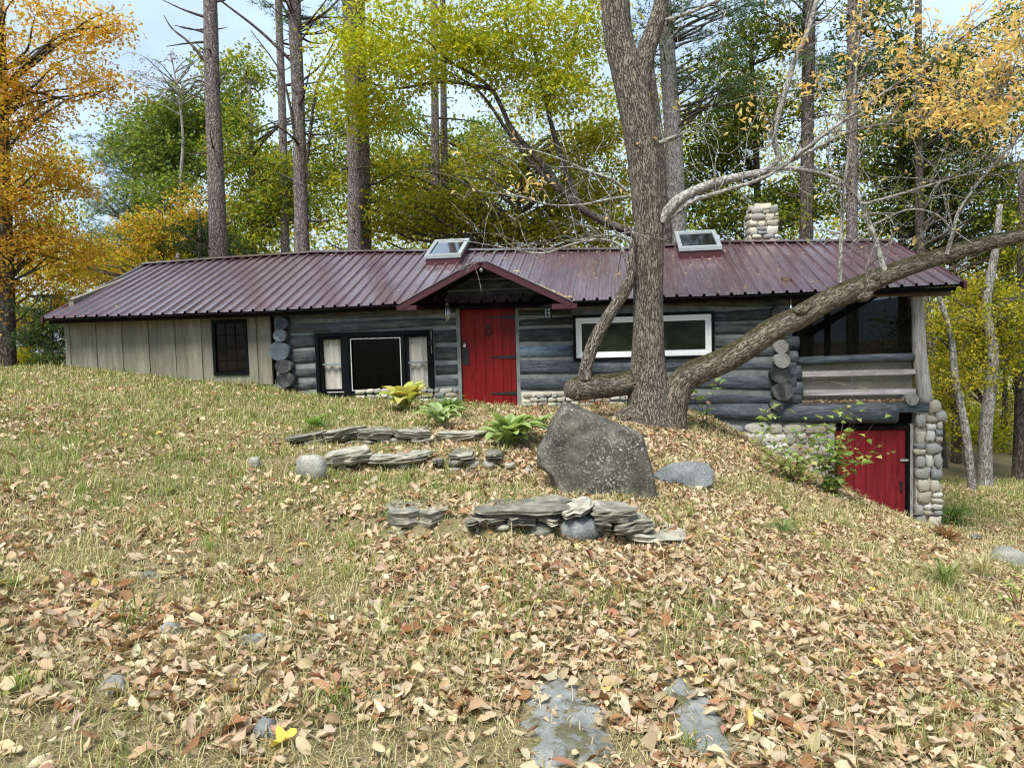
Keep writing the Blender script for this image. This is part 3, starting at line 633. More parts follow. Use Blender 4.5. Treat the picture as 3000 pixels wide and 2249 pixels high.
while x < 8.04:
    px_l = []
    for r_ in range(3):
        for ox, h in PROF: px_l.append((x + r_ * RIB + ox + 0.03, h))
    px_l.append((x + 3 * RIB + 0.0, 0.0))
    px_l = [(min(a, 8.06), h) for a, h in px_l]
    Xp = np.array([p[0] for p in px_l]); H = np.array([p[1] for p in px_l]); nr = 7; V = []
    for k in range(nr):
        v = k / (nr - 1); V.append(roof_pt(Xp, np.full(len(Xp), v), H + 0.004 * math.sin(x * 3 + k)))
    V = np.vstack(V); m_ = len(Xp); i = (np.arange(nr - 1)[:, None] * m_ + np.arange(m_ - 1)[None]).ravel()
    part('roof_sheet', B().add(V, np.stack([i, i + 1, i + 1 + m_, i + m_], -1)), 'maroon_metal', roof)
    x += sheet_w
xr = np.linspace(-8.78, 8.08, 40); ridge_c = roof_pt(xr, np.ones(40), 0.04)
bR = B(); _o = np.array([[0, -.16, -.045], [0, -.05, .0], [0, 0, .015], [0, .05, .0], [0, .16, -.045]])
V = (ridge_c[:, None] + _o[None]).reshape(-1, 3); i = (np.arange(39)[:, None] * 5 + np.arange(4)[None]).ravel()
part('ridge_cap', bR.add(V, np.stack([i, i + 5, i + 6, i + 1], -1)), 'maroon_metal', roof)
bb = roof_pt(xr, np.ones(40)); b2 = bb.copy(); b2[:, 1] = 6.3; b2[:, 2] = np.interp(xr, EX, EZ)
part('roof_sheet', B().add(np.vstack([bb, b2]), [[i, i + 1, i + 41, i + 40] for i in range(39)]), 'maroon_metal', roof)
xf = np.linspace(-8.68, 7.95, 40)
f0 = roof_pt(xf, np.zeros(40), -.035); f0[:, 1] += .10; f1 = f0.copy(); f1[:, 2] -= .07
part('fascia', B().add(np.vstack([f0, f1]), [[i, i + 40, i + 41, i + 1] for i in range(39)]), 'dark_soffit', roof)  # near-black paints in the shadow just below the sheet edge
s0 = f1.copy(); s1 = f1.copy(); s1[:, 1] = -.0; s1[:, 2] += .02
part('soffit', B().add(np.vstack([s0, s1]), [[i, i + 1, i + 41, i + 40] for i in range(39)]), 'dark_soffit', roof)
for xx in (-8.76, 8.02):
    P0, P1 = roof_pt(np.array(xx), np.array(0.0)), roof_pt(np.array(xx), np.array(1.0))
    part('rake_trim', B().hexa(np.array([P0 + [0, -.01, -.09], P0 + [.05, -.01, -.09], P1 + [.05, 0, -.09], P1 + [0, 0, -.09], P0 + [0, -.01, .032], P0 + [.05, -.01, .032], P1 + [.05, 0, .032], P1 + [0, 0, .032]])), 'maroon_trim', roof)
# dormer over the door
GAx, GAz = loc(1408, 760, -.95); GLx, GLz = loc(1172, 894, -.95); GRx, GRz = loc(1676, 886, -.95)
GY = -.95
dormer = part('dormer_roof', B().add([[GAx, GY + .02, GAz - .06], [GLx, GY + .02, GLz - .06], [GRx, GY + .02, GRz - .06], [GAx, 1.6, GAz - .06], [GLx, .6, GLz - .06], [GRx, .6, GRz - .06]],
                                     [[0, 1, 4, 3], [0, 3, 5, 2]]), 'dark_soffit')
for (ex, ez), s in (((GLx, GLz), 1), ((GRx, GRz), -1)):
    nrow, prof = 12, []
    Yp = []
    yv = GY
    while yv < 1.7:
        for oy, h in ((0, 0), (.012, .022), (.036, .022), (.048, 0)): Yp.append((yv + oy, h))
        yv += RIB
    V0 = np.array([[GAx, y, GAz + h] for y, h in Yp]); V1 = np.array([[ex, y, ez + h] for y, h in Yp])
    keep = [i for i, (y, h) in enumerate(Yp)]
    part('roof_sheet', B().add(np.vstack([V0, V1]), [[i, i + 1, i + 1 + len(Yp), i + len(Yp)] for i in range(len(Yp) - 1)]), 'maroon_metal', dormer)
    d = np.array([ex - GAx, 0, ez - GAz]); d /= np.linalg.norm(d); nn = np.array([-d[2], 0, d[0]]) * (1 if d[0] > 0 else -1)
    A = np.array([GAx, GY - .03, GAz]); E_ = np.array([ex, GY - .03, ez])
    part('fascia', B().hexa(np.array([A - nn * .11, E_ - nn * .085, E_ - nn * .085 + [0, .05, 0], A - nn * .11 + [0, .05, 0], A + nn * .015, E_ + nn * .015, E_ + nn * .015 + [0, .05, 0], A + nn * .015 + [0, .05, 0]])), 'maroon_trim', dormer)
    part('fascia', B().hexa(np.array([A + nn * .018 + [0, -.02, 0], E_ + nn * .018 + [0, -.02, 0], E_ + nn * .018 + [0, .10, 0], A + nn * .018 + [0, .10, 0], A + nn * .03 + [0, -.02, 0], E_ + nn * .03 + [0, -.02, 0], E_ + nn * .03 + [0, .10, 0], A + nn * .03 + [0, .10, 0]])), 'maroon_metal', dormer)
part('ridge_cap', B().hexa(np.array([[GAx - .14, GY - .04, GAz - .045], [GAx + .14, GY - .04, GAz - .045], [GAx + .14, 1.7, GAz - .045], [GAx - .14, 1.7, GAz - .045], [GAx - .015, GY - .04, GAz + .045], [GAx + .015, GY - .04, GAz + .045], [GAx + .015, 1.7, GAz + .045], [GAx - .015, 1.7, GAz + .045]])), 'maroon_metal', dormer)
part('eave_return', B().box(GRx - .35, GRx + .08, GY - .02, -.45, GRz - .10, GRz - .015), 'maroon_trim', dormer)
part('eave_return', B().box(GLx - .06, GLx + .3, GY - .02, -.45, GLz - .09, GLz - .01), 'maroon_trim', dormer)
part('gable_lamp', B().tube(np.array([[GAx, GY + .03, GAz - .17], [GAx + .01, GY - .03, GAz - .18], [GAx + .015, GY - .06, GAz - .20]]), [.02, .03, .026], 8), 'alu_frame')
# skylights
def skylight(xc, w, y0, ln, up, label):
    g = part('skylight', B(), 'maroon_trim') if False else None
    z0, z1 = roof_z(xc, y0), roof_z(xc, y0 + ln)
    b = B(); x0, x1 = xc - w / 2, xc + w / 2; t0, t1 = z0 + up, z1 + up * 1.35
    b.hexa(np.array([[x0, y0, z0 - .05], [x1, y0, z0 - .05], [x1, y0 + ln, z1 - .05], [x0, y0 + ln, z1 - .05], [x0, y0, t0], [x1, y0, t0], [x1, y0 + ln, t1], [x0, y0 + ln, t1]]))
    sk = part('skylight', b, 'maroon_trim'); sk['label'] = label
    def fbox(xa, xb, ya, yb, z_lo, z_hi):
        f = lambda y: t0 + (t1 - t0) * (y - y0) / ln
        return B().hexa(np.array([[xa, ya, f(ya) + z_lo], [xb, ya, f(ya) + z_lo], [xb, yb, f(yb) + z_lo], [xa, yb, f(yb) + z_lo], [xa, ya, f(ya) + z_hi], [xb, ya, f(ya) + z_hi], [xb, yb, f(yb) + z_hi], [xa, yb, f(yb) + z_hi]]))
    e = .025; fw = .055
    for a in [(x0 - e, x1 + e, y0 - e, y0 + fw), (x0 - e, x1 + e, y0 + ln - fw, y0 + ln + e), (x0 - e, x0 + fw, y0 + fw, y0 + ln - fw), (x1 - fw, x1 + e, y0 + fw, y0 + ln - fw)]:
        part('frame', fbox(*a, .002, .075), 'alu_frame', sk)
    part('glass', fbox(x0 + fw, x1 - fw, y0 + fw, y0 + ln - fw, .03, .045), 'sky_glass', sk)
    return sk
_k = loc(1294, 777, 1.75)[0]
skylight(loc(1296, 775, 1.8)[0], .74, 1.85, 1.0, .15, 'skylight left of the door gable, milky glare on its glass')
skylight(loc(2052, 760, 1.8)[0], .80, 1.80, 1.05, .17, 'skylight right of the tree trunk, reflecting leaves')
# chimney
def super_stone(seed, nu=10, nv=6, p=0.62, jag=0.07):
    r = np.random.default_rng(seed); V = []
    for j in range(1, nv):
        ph = -math.pi / 2 + math.pi * j / nv
        for i in range(nu):
            th = 2 * math.pi * i / nu; s = lambda a: math.copysign(abs(a) ** p, a)
            V.append([s(math.cos(ph)) * s(math.cos(th)), s(math.cos(ph)) * s(math.sin(th)), s(math.sin(ph))])
    V = np.array(V) * (1 + r.normal(0, jag, (len(V), 1))); V += r.normal(0, jag * 0.4, V.shape)
    V = np.vstack([V, [[0, 0, -1]], [[0, 0, 1]]]); k = np.arange(nu); q = []
    for j in range(nv - 2): q.append(np.stack([j * nu + k, j * nu + (k + 1) % nu, (j + 1) * nu + (k + 1) % nu, (j + 1) * nu + k], -1))
    nn = len(V); t = np.vstack([np.stack([np.full(nu, nn - 2), (k + 1) % nu, k], -1), np.stack([np.full(nu, nn - 1), (nv - 2) * nu + k, (nv - 2) * nu + (k + 1) % nu], -1)])
    return npmesh('stone', V, np.vstack(q), t, smooth=True)
STONES = [super_stone(100 + k, 11, 6, .58, .10) for k in range(8)]
for s_ in STONES: s_.materials.append(M['field_stone'])
def stone_face(parent, x0, x1, zlo, zhi, y, dep, rh=(.13, .22), ww=(.12, .36), face='x', other=None):
    """stones set in mortar on a vertical face; zlo may be a function of x"""
    f = zlo if callable(zlo) else (lambda q: zlo); g = zhi if callable(zhi) else (lambda q: zhi)
    z = min(f(x0), f(x1)); cnt = 0
    while z < max(g(x0), g(x1)) - .04:
        h = random.uniform(*rh); xx = x0 + random.uniform(-.03, .03)
        while xx < x1 - .04:
            w = min(random.uniform(*ww), x1 - xx + .02)
            cx, cz = xx + w / 2, z + h / 2 + random.uniform(-.02, .02)
            if cz - h * .3 > f(cx) - .08 and cz + h * .35 < g(cx) + .06:
                parts = [(cx, cz, w, h)]
                if h > .15 and w < .2 and random.random() < .35: parts = [(cx, cz - h * .25, w, h * .5), (cx, cz + h * .25, w, h * .5)]
                for a, c, w_, h_ in parts:
                    p = (a, y, c) if face == 'x' else (y, a, c)
                    sc = (w_ * .49, dep, h_ * .49) if face == 'x' else (dep, w_ * .49, h_ * .49)
                    ry = random.uniform(-.12, .12)
                    put('stone', random.choice(STONES), None, parent, loc_=p, rot=(0, ry, 0) if face == 'x' else (ry, 0, 0), scl=sc); cnt += 1
            xx += w
        z += h
    return cnt
CX0, CX1 = loc(2198, 650, 3.3)[0], loc(2278, 650, 3.3)[0]; CZ1 = loc(2238, 606, 3.3)[1]
chim = part('chimney', B().box(CX0 + .03, CX1 - .03, 3.33, 3.95, 2.4, CZ1), 'stone_mortar')
stone_face(chim, CX0, CX1, 2.9, CZ1 - .02, 3.33, .07, (.11, .2), (.13, .3))
stone_face(chim, 3.33, 3.95, 2.9, CZ1 - .02, CX0 + .03, .06, (.12, .2), (.15, .3), face='y')
stone_face(chim, 3.33, 3.95, 2.9, CZ1 - .02, CX1 - .03, .06, (.12, .2), (.15, .3), face='y')
part('chimney_cap', B().box(CX0 + .12, CX1 - .1, 3.4, 3.85, CZ1 + .002, CZ1 + .09, .008), 'stone_mortar', chim)
# ---- foundation stones
part('foundation_wall', B().box(KX0 + .2, DX0 - .08, -.09, .09, -.3, .335), 'stone_mortar')
fw_ = part('foundation_wall', B().box(DX1 + .08, 2.75, -.09, .09, -.5, .262), 'stone_mortar')
stone_face(fw_, DX1 + .1, 2.7, -.02, .255, -.09, .05, (.07, .12), (.07, .2))
fl_ = part('foundation_wall', B().box(-1.05, DX0 - .085, -.10, -.05, -.3, .336), 'stone_mortar')
stone_face(fl_, -2.6, DX0 - .09, -.02, .33, -.10, .05, (.08, .13), (.1, .26))
CDX0 = loc(2443, 1300)[0]; CDX1 = loc(2652, 1400)[0]; CDZ1 = loc(2540, 1258)[1]; CDZ0 = -2.05
fr_ = part('foundation_wall', B().box(3.6, CDX0 - .01, -.07, .25, -1.9, -.34), 'stone_mortar')
stone_face(fr_, 4.1, CDX0 - .02, -1.35, -.36, -.07, .06, (.15, .27), (.16, .50))
# ---- cellar door
cd = part('cellar_door', B().box(CDX0, CDX1, .0, .04, CDZ0, CDZ1), 'black_paint')
xs_ = np.linspace(CDX0 + .01, CDX1 - .01, 8) + np.array([0, .02, -.01, .015, .02, 0, .03, 0])
for a, b_ in zip(xs_[:-1], xs_[1:]):
    part('plank', B().box(a + .003, b_ - .003, -.03, -.002, CDZ0, CDZ1 - .01, .001), 'red_plank_matt', cd)
part('lintel_and_gap_board', B().box(CDX0 - .05, CDX1 + .2, .10, .16, CDZ1 - .05, -.05), 'dark_soffit', cd)  # dark board added behind, blocks background light through the gap above the door
part('strap_hinge', B().box(CDX0 + .02, CDX0 + .22, -.04, -.031, loc(2460, 1309)[1] - .02, loc(2460, 1309)[1] + .02), 'iron', cd)
part('lintel_and_gap_board', B().box(CDX0 - .02, CDX1 + .06, -.05, .06, CDZ1 + .002, CDZ1 + .075, .004), 'dark_soffit', cd)
part('latch', B().box(CDX1 - .10, CDX1 + .03, -.055, -.032, loc(2650, 1346)[1] - .02, loc(2650, 1346)[1] + .02), 'steel', cd)
part('handle', B().box(CDX1 - .10, CDX1 - .06, -.06, -.03, loc(2645, 1420)[1] - .10, loc(2645, 1420)[1] + .08), 'iron', cd)
part('door_frame', B().box(CDX1 + .003, CDX1 + .06, -.045, .06, CDZ0, CDZ1), 'black_paint', cd)
part('door_frame', B().box(CDX1 + .062, CDX1 + .11, -.06, .06, CDZ0, CDZ1 + .1), 'pale_post', cd)
# ---- stone pillar
PX0, PX1 = CDX1 + .11, loc(2748, 1350)[0]
pil = part('stone_pillar', B().box(PX0 + .03, PX1 - .03, -.10, .5, -2.4, -.215), 'stone_mortar')
stone_face(pil, PX0 + .01, PX1, -2.25, lambda x: -.24, -.11, .08, (.15, .27), (.13, .26))
stone_face(pil, -.1, .5, -2.25, -.24, PX1 - .03, .07, (.15, .25), (.16, .3), face='y')
for (xx, zz, w_, h_) in [(7.72, -.12, .11, .12), (7.82, -.28, .10, .10)]:
    put('stone', STONES[2], None, pil, loc_=(xx, -.06, zz), scl=(w_, .12, h_))
# ---- screened porch
pxT, pzT = loc(2692, 866); pxB, pzB = loc(2714, 1180)
b = B(); _P = np.array([[pxT - .05, -.02, 1.86], [pxT - .02, -.03, 1.4], [pxT + .0, -.02, .9], [pxT + .045, -.03, .4], [pxB - .015, -.02, -.09]]); _P = smooth_path(_P, 16)
b.tube(_P, np.linspace(.10, .125, 16), 12, True, .06, 5)
part('porch_post', b, 'pale_post', cabin, True)
rz = loc(2500, 1053)[1]
log_piece(5.45, 7.48, rz - .075, rz + .075, rz - .075 + .01, rz + .075 + .01, 'log_blue', dep=.08, seed=120, name='porch_rail')
for py in (1091, 1148):
    z = loc(2500, py)[1]; part('rail_board', B().box(5.5, 7.45, -.06, -.03, z - .045, z + .045, .006), 'rail_board')
b = B(); b.tube(np.array([[7.34, y, .02] for y in np.linspace(-.2, .3, 5)]), .105, 14, True, .08, 4); part('log_end', b, 'end_pale', cabin, False)
part('ledge_board', B().box(5.5, 7.45, -.12, .2, -.045, -.02), 'porch_floor')
part('porch_floor', B().box(5.42, 7.6, .2, 5.6, -.12, -.03), 'porch_floor')
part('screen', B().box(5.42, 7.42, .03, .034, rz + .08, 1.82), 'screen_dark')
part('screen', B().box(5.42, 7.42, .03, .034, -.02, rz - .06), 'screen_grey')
part('screen', B().box(7.52, 7.524, .1, 5.6, .02, 1.82), 'screen_dark')
part('screen', B().box(5.5, 7.5, 5.6, 5.604, .02, 1.82), 'screen_dark')
for xx, yy in ((5.55, 5.62), (6.75, 5.62), (7.5, 5.62)):
    part('porch_post', B().box(xx - .06, xx + .06, yy - .06, yy + .06, -.1, 1.9 if yy > 5 else 2.6), 'dark_soffit')
part('porch_beam', B().box(5.4, 7.6, -.02, .08, 1.80, 1.93), 'dark_soffit')
b = B(); b.tube(np.array([[x, -.16, 1.82 + .01 * math.sin(x * 3)] for x in np.linspace(6.1, 7.95, 10)]), .05, 10, True, .06, 8); part('eave_beam', b, 'brown_beam', cabin, True)
b = B(); b.tube(np.array([[5.9, 1.2, 1.15], [6.6, 1.2, 1.55], [7.3, 1.2, 1.95]]), .07, 8); part('porch_brace', b, 'dark_soffit', cabin, True)
part('porch_back_board', B().box(5.45, 5.95, 3.0, 3.05, 0, 1.3), 'brown_beam')
# things hung on the cabin front ------------------------------------
wx, wz = loc(1310, 900, -.5); w0 = hw(wx, -.5, wz)
ch = thing('wind_chime', 'small wind chime of pale metal tubes hanging left of the red door', 'wind chime', w0, -YAW)
put('hanger', B().tube(np.array([[0, 0, .10], [0, 0, .24]]), .004, 5).tube(np.array([[0, 0, .02], [0, 0, .10]]), [.045, .006], 8).mesh('hanger', True), M['brown_beam'], ch)
put('top_ring', B().tube(np.array([[0, 0, .0], [0, 0, .025]]), .048, 10).mesh('ring', True), M['iron'], ch)
for k in range(5):
    a = 2 * math.pi * k / 5; put('chime_tube', B().tube(np.array([[.035 * math.cos(a), .035 * math.sin(a), -.20 - .03 * (k % 3)], [.035 * math.cos(a), .035 * math.sin(a), .0]]), .009, 6).mesh('chime_tube', True), M['steel'], ch)
wx, wz = loc(1605, 916, -.4); w0 = hw(wx, -.4, wz)
la = thing('hanging_lantern', 'dark square pierced metal lantern hanging right of the red door', 'lantern', w0, -YAW)
put('body', B().box(-.06, .06, -.06, .06, -.11, .09).mesh('body'), M['iron'], la)
for sx in (-1, 1):
    for k in range(3): put('fretwork', B().box(sx * .028 - .016, sx * .028 + .016, -.068, -.061, -.09 + .06 * k, -.05 + .06 * k, .003).mesh('fret'), M['alu_frame'], la)
put('cap', B().box(-.10, .10, -.09, .09, .092, .112).box(-.06, .06, -.06, .06, .114, .15).mesh('cap'), M['iron'], la)
put('base', B().box(-.08, .08, -.08, .08, -.135, -.112).mesh('base'), M['iron'], la)
put('hook', B().tube(np.array([[0, 0, .15], [0, 0, .30]]), .006, 5).mesh('hook'), M['iron'], la)
wx, wz = loc(1264, 1010, -.2); w0 = hw(wx, -.2, wz)
be = thing('bell', 'small dark metal bell hanging at the right edge of the black window', 'bell', w0, -YAW)
put('dome', B().tube(np.array([[0, 0, -.01], [0, 0, .02], [0, 0, .07], [0, 0, .10]]), [.062, .05, .036, .015], 12).mesh('dome', True), M['iron'], be)
put('clapper_cord', B().tube(np.array([[0, 0, -.16], [0, 0, .0]]), .004, 5).mesh('cord'), M['white_bead'], be)
put('hanger', B().tube(np.array([[0, 0, .10], [0, 0, .26]]), .007, 5).mesh('hanger'), M['rail_board'], be)
put('bracket', B().box(-.02, .02, -.005, .09, .255, .275).mesh('bracket'), M['iron'], be)
wx, wz = loc(1097, 912, -.35); w0 = hw(wx, -.35, wz)
put_ = tag(put('hook_lamp', B().tube(np.array([[0, 0, -.06], [0, 0, -.02], [0, 0, .04], [0, 0, .10]]), [.03, .04, .025, .012], 8).mesh('hook_lamp', True), M['iron'], None, loc_=w0), 'tiny dark fixture under the eave above the black window', 'fixture')
# white tube chair behind the lower porch screen
c0 = hw(6.2, .075, -.03); chair = thing('garden_chair', 'pale bent tube chair seen dimly behind the lower porch screen', 'chair', c0, -YAW)
for k, (xx, bend) in enumerate([(-.42, .10), (-.18, -.10), (.24, .10), (.62, .10)]):
    pts = smooth_path(np.array([[xx, 0, 0], [xx, 0, .28], [xx + bend * .25, 0, .5], [xx + bend, .05, .66]]), 10)
    put('leg', B().tube(pts, .018, 6).mesh('leg', True), M['chair_white'], chair)
put('seat', B().box(-.42, .62, .12, .5, .36, .39).mesh('seat'), M['porch_floor'], chair)
# ------------------------------------------------------------------ rocks and dry-stone walls
def grid_rock(outline, depth, noise_a, seed, tilt=0.0, rings=(0.0, .45, .8, 1.0), front=0.12, res=2):
    """closed rock from a front outline (x, z metres, counter-clockwise): bulging front, outline rim, shrinking back"""
    r = np.random.default_rng(seed); O = np.array(outline, float); n = len(O); c = O.mean(0)
    layers = []
    for s, y in [(0.3, -front), (0.65, -front * .95), (0.92, -front * .9), (1.0, 0.0), (0.985, depth * .3), (0.93, depth * .6), (0.7, depth * .9), (0.3, depth)]:
        P = c + (O - c) * s; z = P[:, 1]
        layers.append(np.stack([P[:, 0], np.full(n, y) + tilt * (z - c[1]), z], -1))
    V = np.vstack(layers + [[[c[0], -front * 1.05, c[1]]], [[c[0], depth * 1.02, c[1]]]]); q = []; k = np.arange(n); m = len(layers)
    for j in range(m - 1): q.append(np.stack([j * n + k, (j + 1) * n + k, (j + 1) * n + (k + 1) % n, j * n + (k + 1) % n], -1))
    t = np.vstack([np.stack([np.full(n, m * n), k, (k + 1) % n], -1), np.stack([np.full(n, m * n + 1), (m - 1) * n + (k + 1) % n, (m - 1) * n + k], -1)])
    me = npmesh('rock', V, np.vstack(q), t, smooth=False)
    bm = bmesh.new(); bm.from_mesh(me)
    bmesh.ops.subdivide_edges(bm, edges=bm.edges[:], cuts=res, use_grid_fill=True, smooth=0.0)
    bmesh.ops.recalc_face_normals(bm, faces=bm.faces[:])
    co = np.array([v.co for v in bm.verts]); nn = np.array([v.normal for v in bm.verts])
    d = (fbm(co[:, 0] * 2.3 + co[:, 1] * 1.7 + seed, co[:, 2] * 2.3 - co[:, 1] * 1.1, seed, 4) - .5) * 2 + 1.0 * (fbm(co[:, 0] * 7 + co[:, 1] * 6, co[:, 2] * 7 + seed, seed + 5, 4) - .5) + 0.8 * np.abs(fbm(co[:, 0] * 3.1 + co[:, 2] * 2.0, co[:, 2] * 3.3 - co[:, 0] + co[:, 1] * 2, seed + 9, 3) - .5) * 2 - .2
    co = co + nn * (d * noise_a)[:, None]
    for v, p in zip(bm.verts, co): v.co = p
    bm.to_mesh(me); bm.free()
    me.polygons.foreach_set('use_smooth', np.ones(len(me.polygons), bool)); me.update(); return me
# the big boulder: outline read against the photograph, stood on the ground at its own distance
BY = 7.75
_ol = [(1400 + .3618 * a, 1100 + .3618 * b) for a, b in [(690, 240), (650, 310), (590, 400), (530, 520), (475, 640), (490, 720), (560, 800), (640, 870), (850, 930), (1050, 985), (1200, 1030), (1330, 1075), (1470, 1085), (1478, 1010), (1440, 860), (1400, 720), (1375, 580), (1350, 480), (1240, 425), (1100, 370), (990, 325), (870, 262), (770, 232)]]
_pw = np.array([at(a, b, BY) for a, b in _ol]); _bx = _pw[:, 0].mean(); _bz = gz(_bx, BY)
bo = put('boulder', grid_rock([(p[0] - _bx, p[2] - _bz - (0.12 if p[2] < _bz + .12 else 0)) for p in _pw], 0.75, .03, 11, tilt=0.22, res=4, front=.16), M['boulder_rock'], None, loc_=(_bx, BY, _bz))
tag(bo, 'big dark speckled boulder with slanted top in front of the tree', 'boulder')
def blob_rock(name, px, py, wpx, hpx, mat, label, cat='rock', seed=0, dep=0.8, sink=0.25, p=.75, jag=.06, rot=0, parent=None, lay=None, group=None):
    """a rock whose foot is at the pixel (px, py)"""
    g = hit(px, py); w, h = px_size(wpx, g[1]), px_size(hpx, g[1])
    me = super_stone(300 + seed, 16, 10, p, jag * .35); me.materials.append(M[mat])
    V = np.array([v.co for v in me.vertices]); V *= (1 + (fbm(V[:, 0] * 1.6 + seed, V[:, 2] * 1.6 + V[:, 1], seed, 3) - .5) * jag * 8)[:, None]
    me.vertices.foreach_set('co', V.ravel().astype(np.float32)); me.update()
    o = put(name, me, None, None, loc_=(g[0], g[1] + w * dep * .4, g[2] + h * (.5 - sink * .5)), rot=(0, rot, random.uniform(-.2, .2)), scl=(w / 2, w * dep / 2, h * (.5 + sink * .5)))
    if label: tag(o, label, cat, group)
    return o
_g = hit(2010, 1432)
_fo = [(-.44, .02), (-.36, -.12), (-.1, -.2), (.2, -.22), (.40, -.14), (.44, .1), (.36, .24), (.1, .27), (-.12, .25), (-.30, .16)]
tag(put('flat_rock', grid_rock(_fo, .5, .02, 21, res=3, front=.10), M['blue_rock'], None, loc_=(_g[0], _g[1] + .15, _g[2] + .10), rot=(-.35, .05, .1), scl=(.84, .9, .72)), 'flat blue-grey rock lying right of the big boulder', 'rock')
blob_rock('half_buried_rock', 905, 1410, 92, 75, 'round_rock', 'smooth rounded grey rock at the left end of the middle wall', seed=4, p=.9)
blob_rock('half_buried_rock', 742, 1372, 34, 34, 'slab_pale', 'small pale rock in the grass left of the low walls', seed=5)
blob_rock('half_buried_rock', 2975, 1668, 95, 60, 'round_rock', 'grey rock at the right edge of the picture beside dry grass', seed=6)
blob_rock('half_buried_rock', 2862, 1590, 40, 24, 'boulder_rock', 'low dark rock in brown weeds right of the stone pillar', seed=12)
# dry-stone walls: (px, py of the foot, width, height, style, tilt)
def slab_mesh(seed, n=18):
    r = np.random.default_rng(seed); th = np.linspace(0, 2 * math.pi, n, endpoint=False)
    rad = (np.abs(np.cos(th)) ** 4 + np.abs(np.sin(th)) ** 4) ** (-1 / 4.0) * (1 + r.normal(0, .10, n)); V = []
    prof = [(-1, .86), (-.45, .97), (-.38, .89), (.25, 1.0), (.32, .93), (.8, .97), (1, .87)]; sh = r.normal(0, .035, (len(prof), 2))
    wz = r.normal(0, .06, n)
    for (z, s), d2 in zip(prof, sh):
        V.append(np.stack([np.cos(th) * rad * s * (1 + r.normal(0, .04, n)) + d2[0], np.sin(th) * rad * s * (1 + r.normal(0, .05, n)) + d2[1], z + wz + r.normal(0, .05, n) + .15 * np.sin(th * 2 + seed)], -1))
    V.append([[0, 0, -1]]); V.append([[0, 0, 1.05]]); V = np.vstack(V); k = np.arange(n); m = len(prof); q = []
    for j in range(m - 1): q.append(np.stack([j * n + k, j * n + (k + 1) % n, (j + 1) * n + (k + 1) % n, (j + 1) * n + k], -1))
    t = np.vstack([np.stack([np.full(n, m * n), (k + 1) % n, k], -1), np.stack([np.full(n, m * n + 1), (m - 1) * n + k, (m - 1) * n + (k + 1) % n], -1)])
    return npmesh('slab', V, np.vstack(q), t, smooth=False)
def dry_wall(label, Yw, items, sd0):
    """stones of one low wall, each set at the wall's own distance"""
    c = at(np.mean([i[0] for i in items]), np.mean([i[1] for i in items]), Yw(np.mean([i[0] for i in items]))); root = thing('dry_stone_wall', label, 'stone wall', (c[0], c[1], gz(c[0], c[1])))
    for k, (px, py, w, h, st, tl) in enumerate(items):
        y = Yw(px); p = at(px, py, y); W_, H_ = px_size(w * .95, y), px_size(h, y)
        if st in 'rRb':
            me = super_stone(500 + sd0 + k, 12, 8, .8, .05); mt = {'r': 'round_rock', 'R': 'slab_pale', 'b': 'blue_rock'}[st]; dp = max(.16, W_ * .45)
        else:
            me = slab_mesh(600 + sd0 + k); mt = {'s': 'slab_rock', 'p': 'slab_pale'}[st]; dp = .24; H_ *= .86
        me.materials.append(M[mt])
        rl = root.location
        put('stone', me, None, root, loc_=(p[0] - rl[0], p[1] + dp * .55 - rl[1], p[2] - rl[2]), rot=(random.uniform(-.05, .05), -tl, random.uniform(-.12, .12)), scl=(W_ / 2, dp, H_ / 2 * 1.05))
    return root
def z5(x, y): return 750 + x * .4521, 1100 + y * .4521
def IT(l): return [(*z5(a, b), w * .4521, h * .4521, s, t) for a, b, w, h, s, t in l]
dry_wall('lowest dry-stone wall of long flat slabs below the boulder', lambda px: 6.22 - (px - 1500) * .0003, IT([
    (1040, 918, 430, 118, 's', -.04), (955, 1030, 270, 78, 'p', .03), (1030, 1075, 170, 50, 'p', .1), (1215, 1030, 200, 112, 'r', 0),
    (1745, 880, 690, 62, 's', .01), (1520, 930, 230, 48, 's', 0), (1420, 935, 180, 60, 's', .1), (1710, 945, 190, 64, 's', -.08), (1845, 1010, 190, 110, 'R', -.1), (1600, 985, 150, 60, 'r', 0),
    (1885, 925, 180, 42, 'p', -.18), (2080, 875, 230, 52, 'p', .22), (2110, 1005, 330, 190, 'b', .1),
    (2320, 905, 330, 95, 's', -.05), (2450, 985, 280, 82, 's', .12), (2225, 975, 110, 60, 's', 0), (2610, 1075, 420, 120, 'p', -.03)]), 0)
dry_wall('middle dry-stone wall with two long pale slabs', lambda px: 8.5, IT([
    (585, 528, 290, 92, 'p', .08), (505, 590, 180, 50, 's', -.06), (910, 540, 460, 66, 'p', .03), (1340, 525, 150, 55, 's', -.05), (1290, 565, 120, 62, 'r', 0), (1405, 578, 120, 62, 'R', 0), (1510, 572, 95, 64, 'r', 0),
    (1290, 610, 110, 40, 'r', 0), (1640, 585, 110, 55, 'R', .1), (1755, 615, 110, 60, 'b', .1), (1180, 560, 80, 40, 's', 0), (960, 585, 110, 55, 'r', 0), (1540, 520, 130, 40, 's', 0)]), 40)
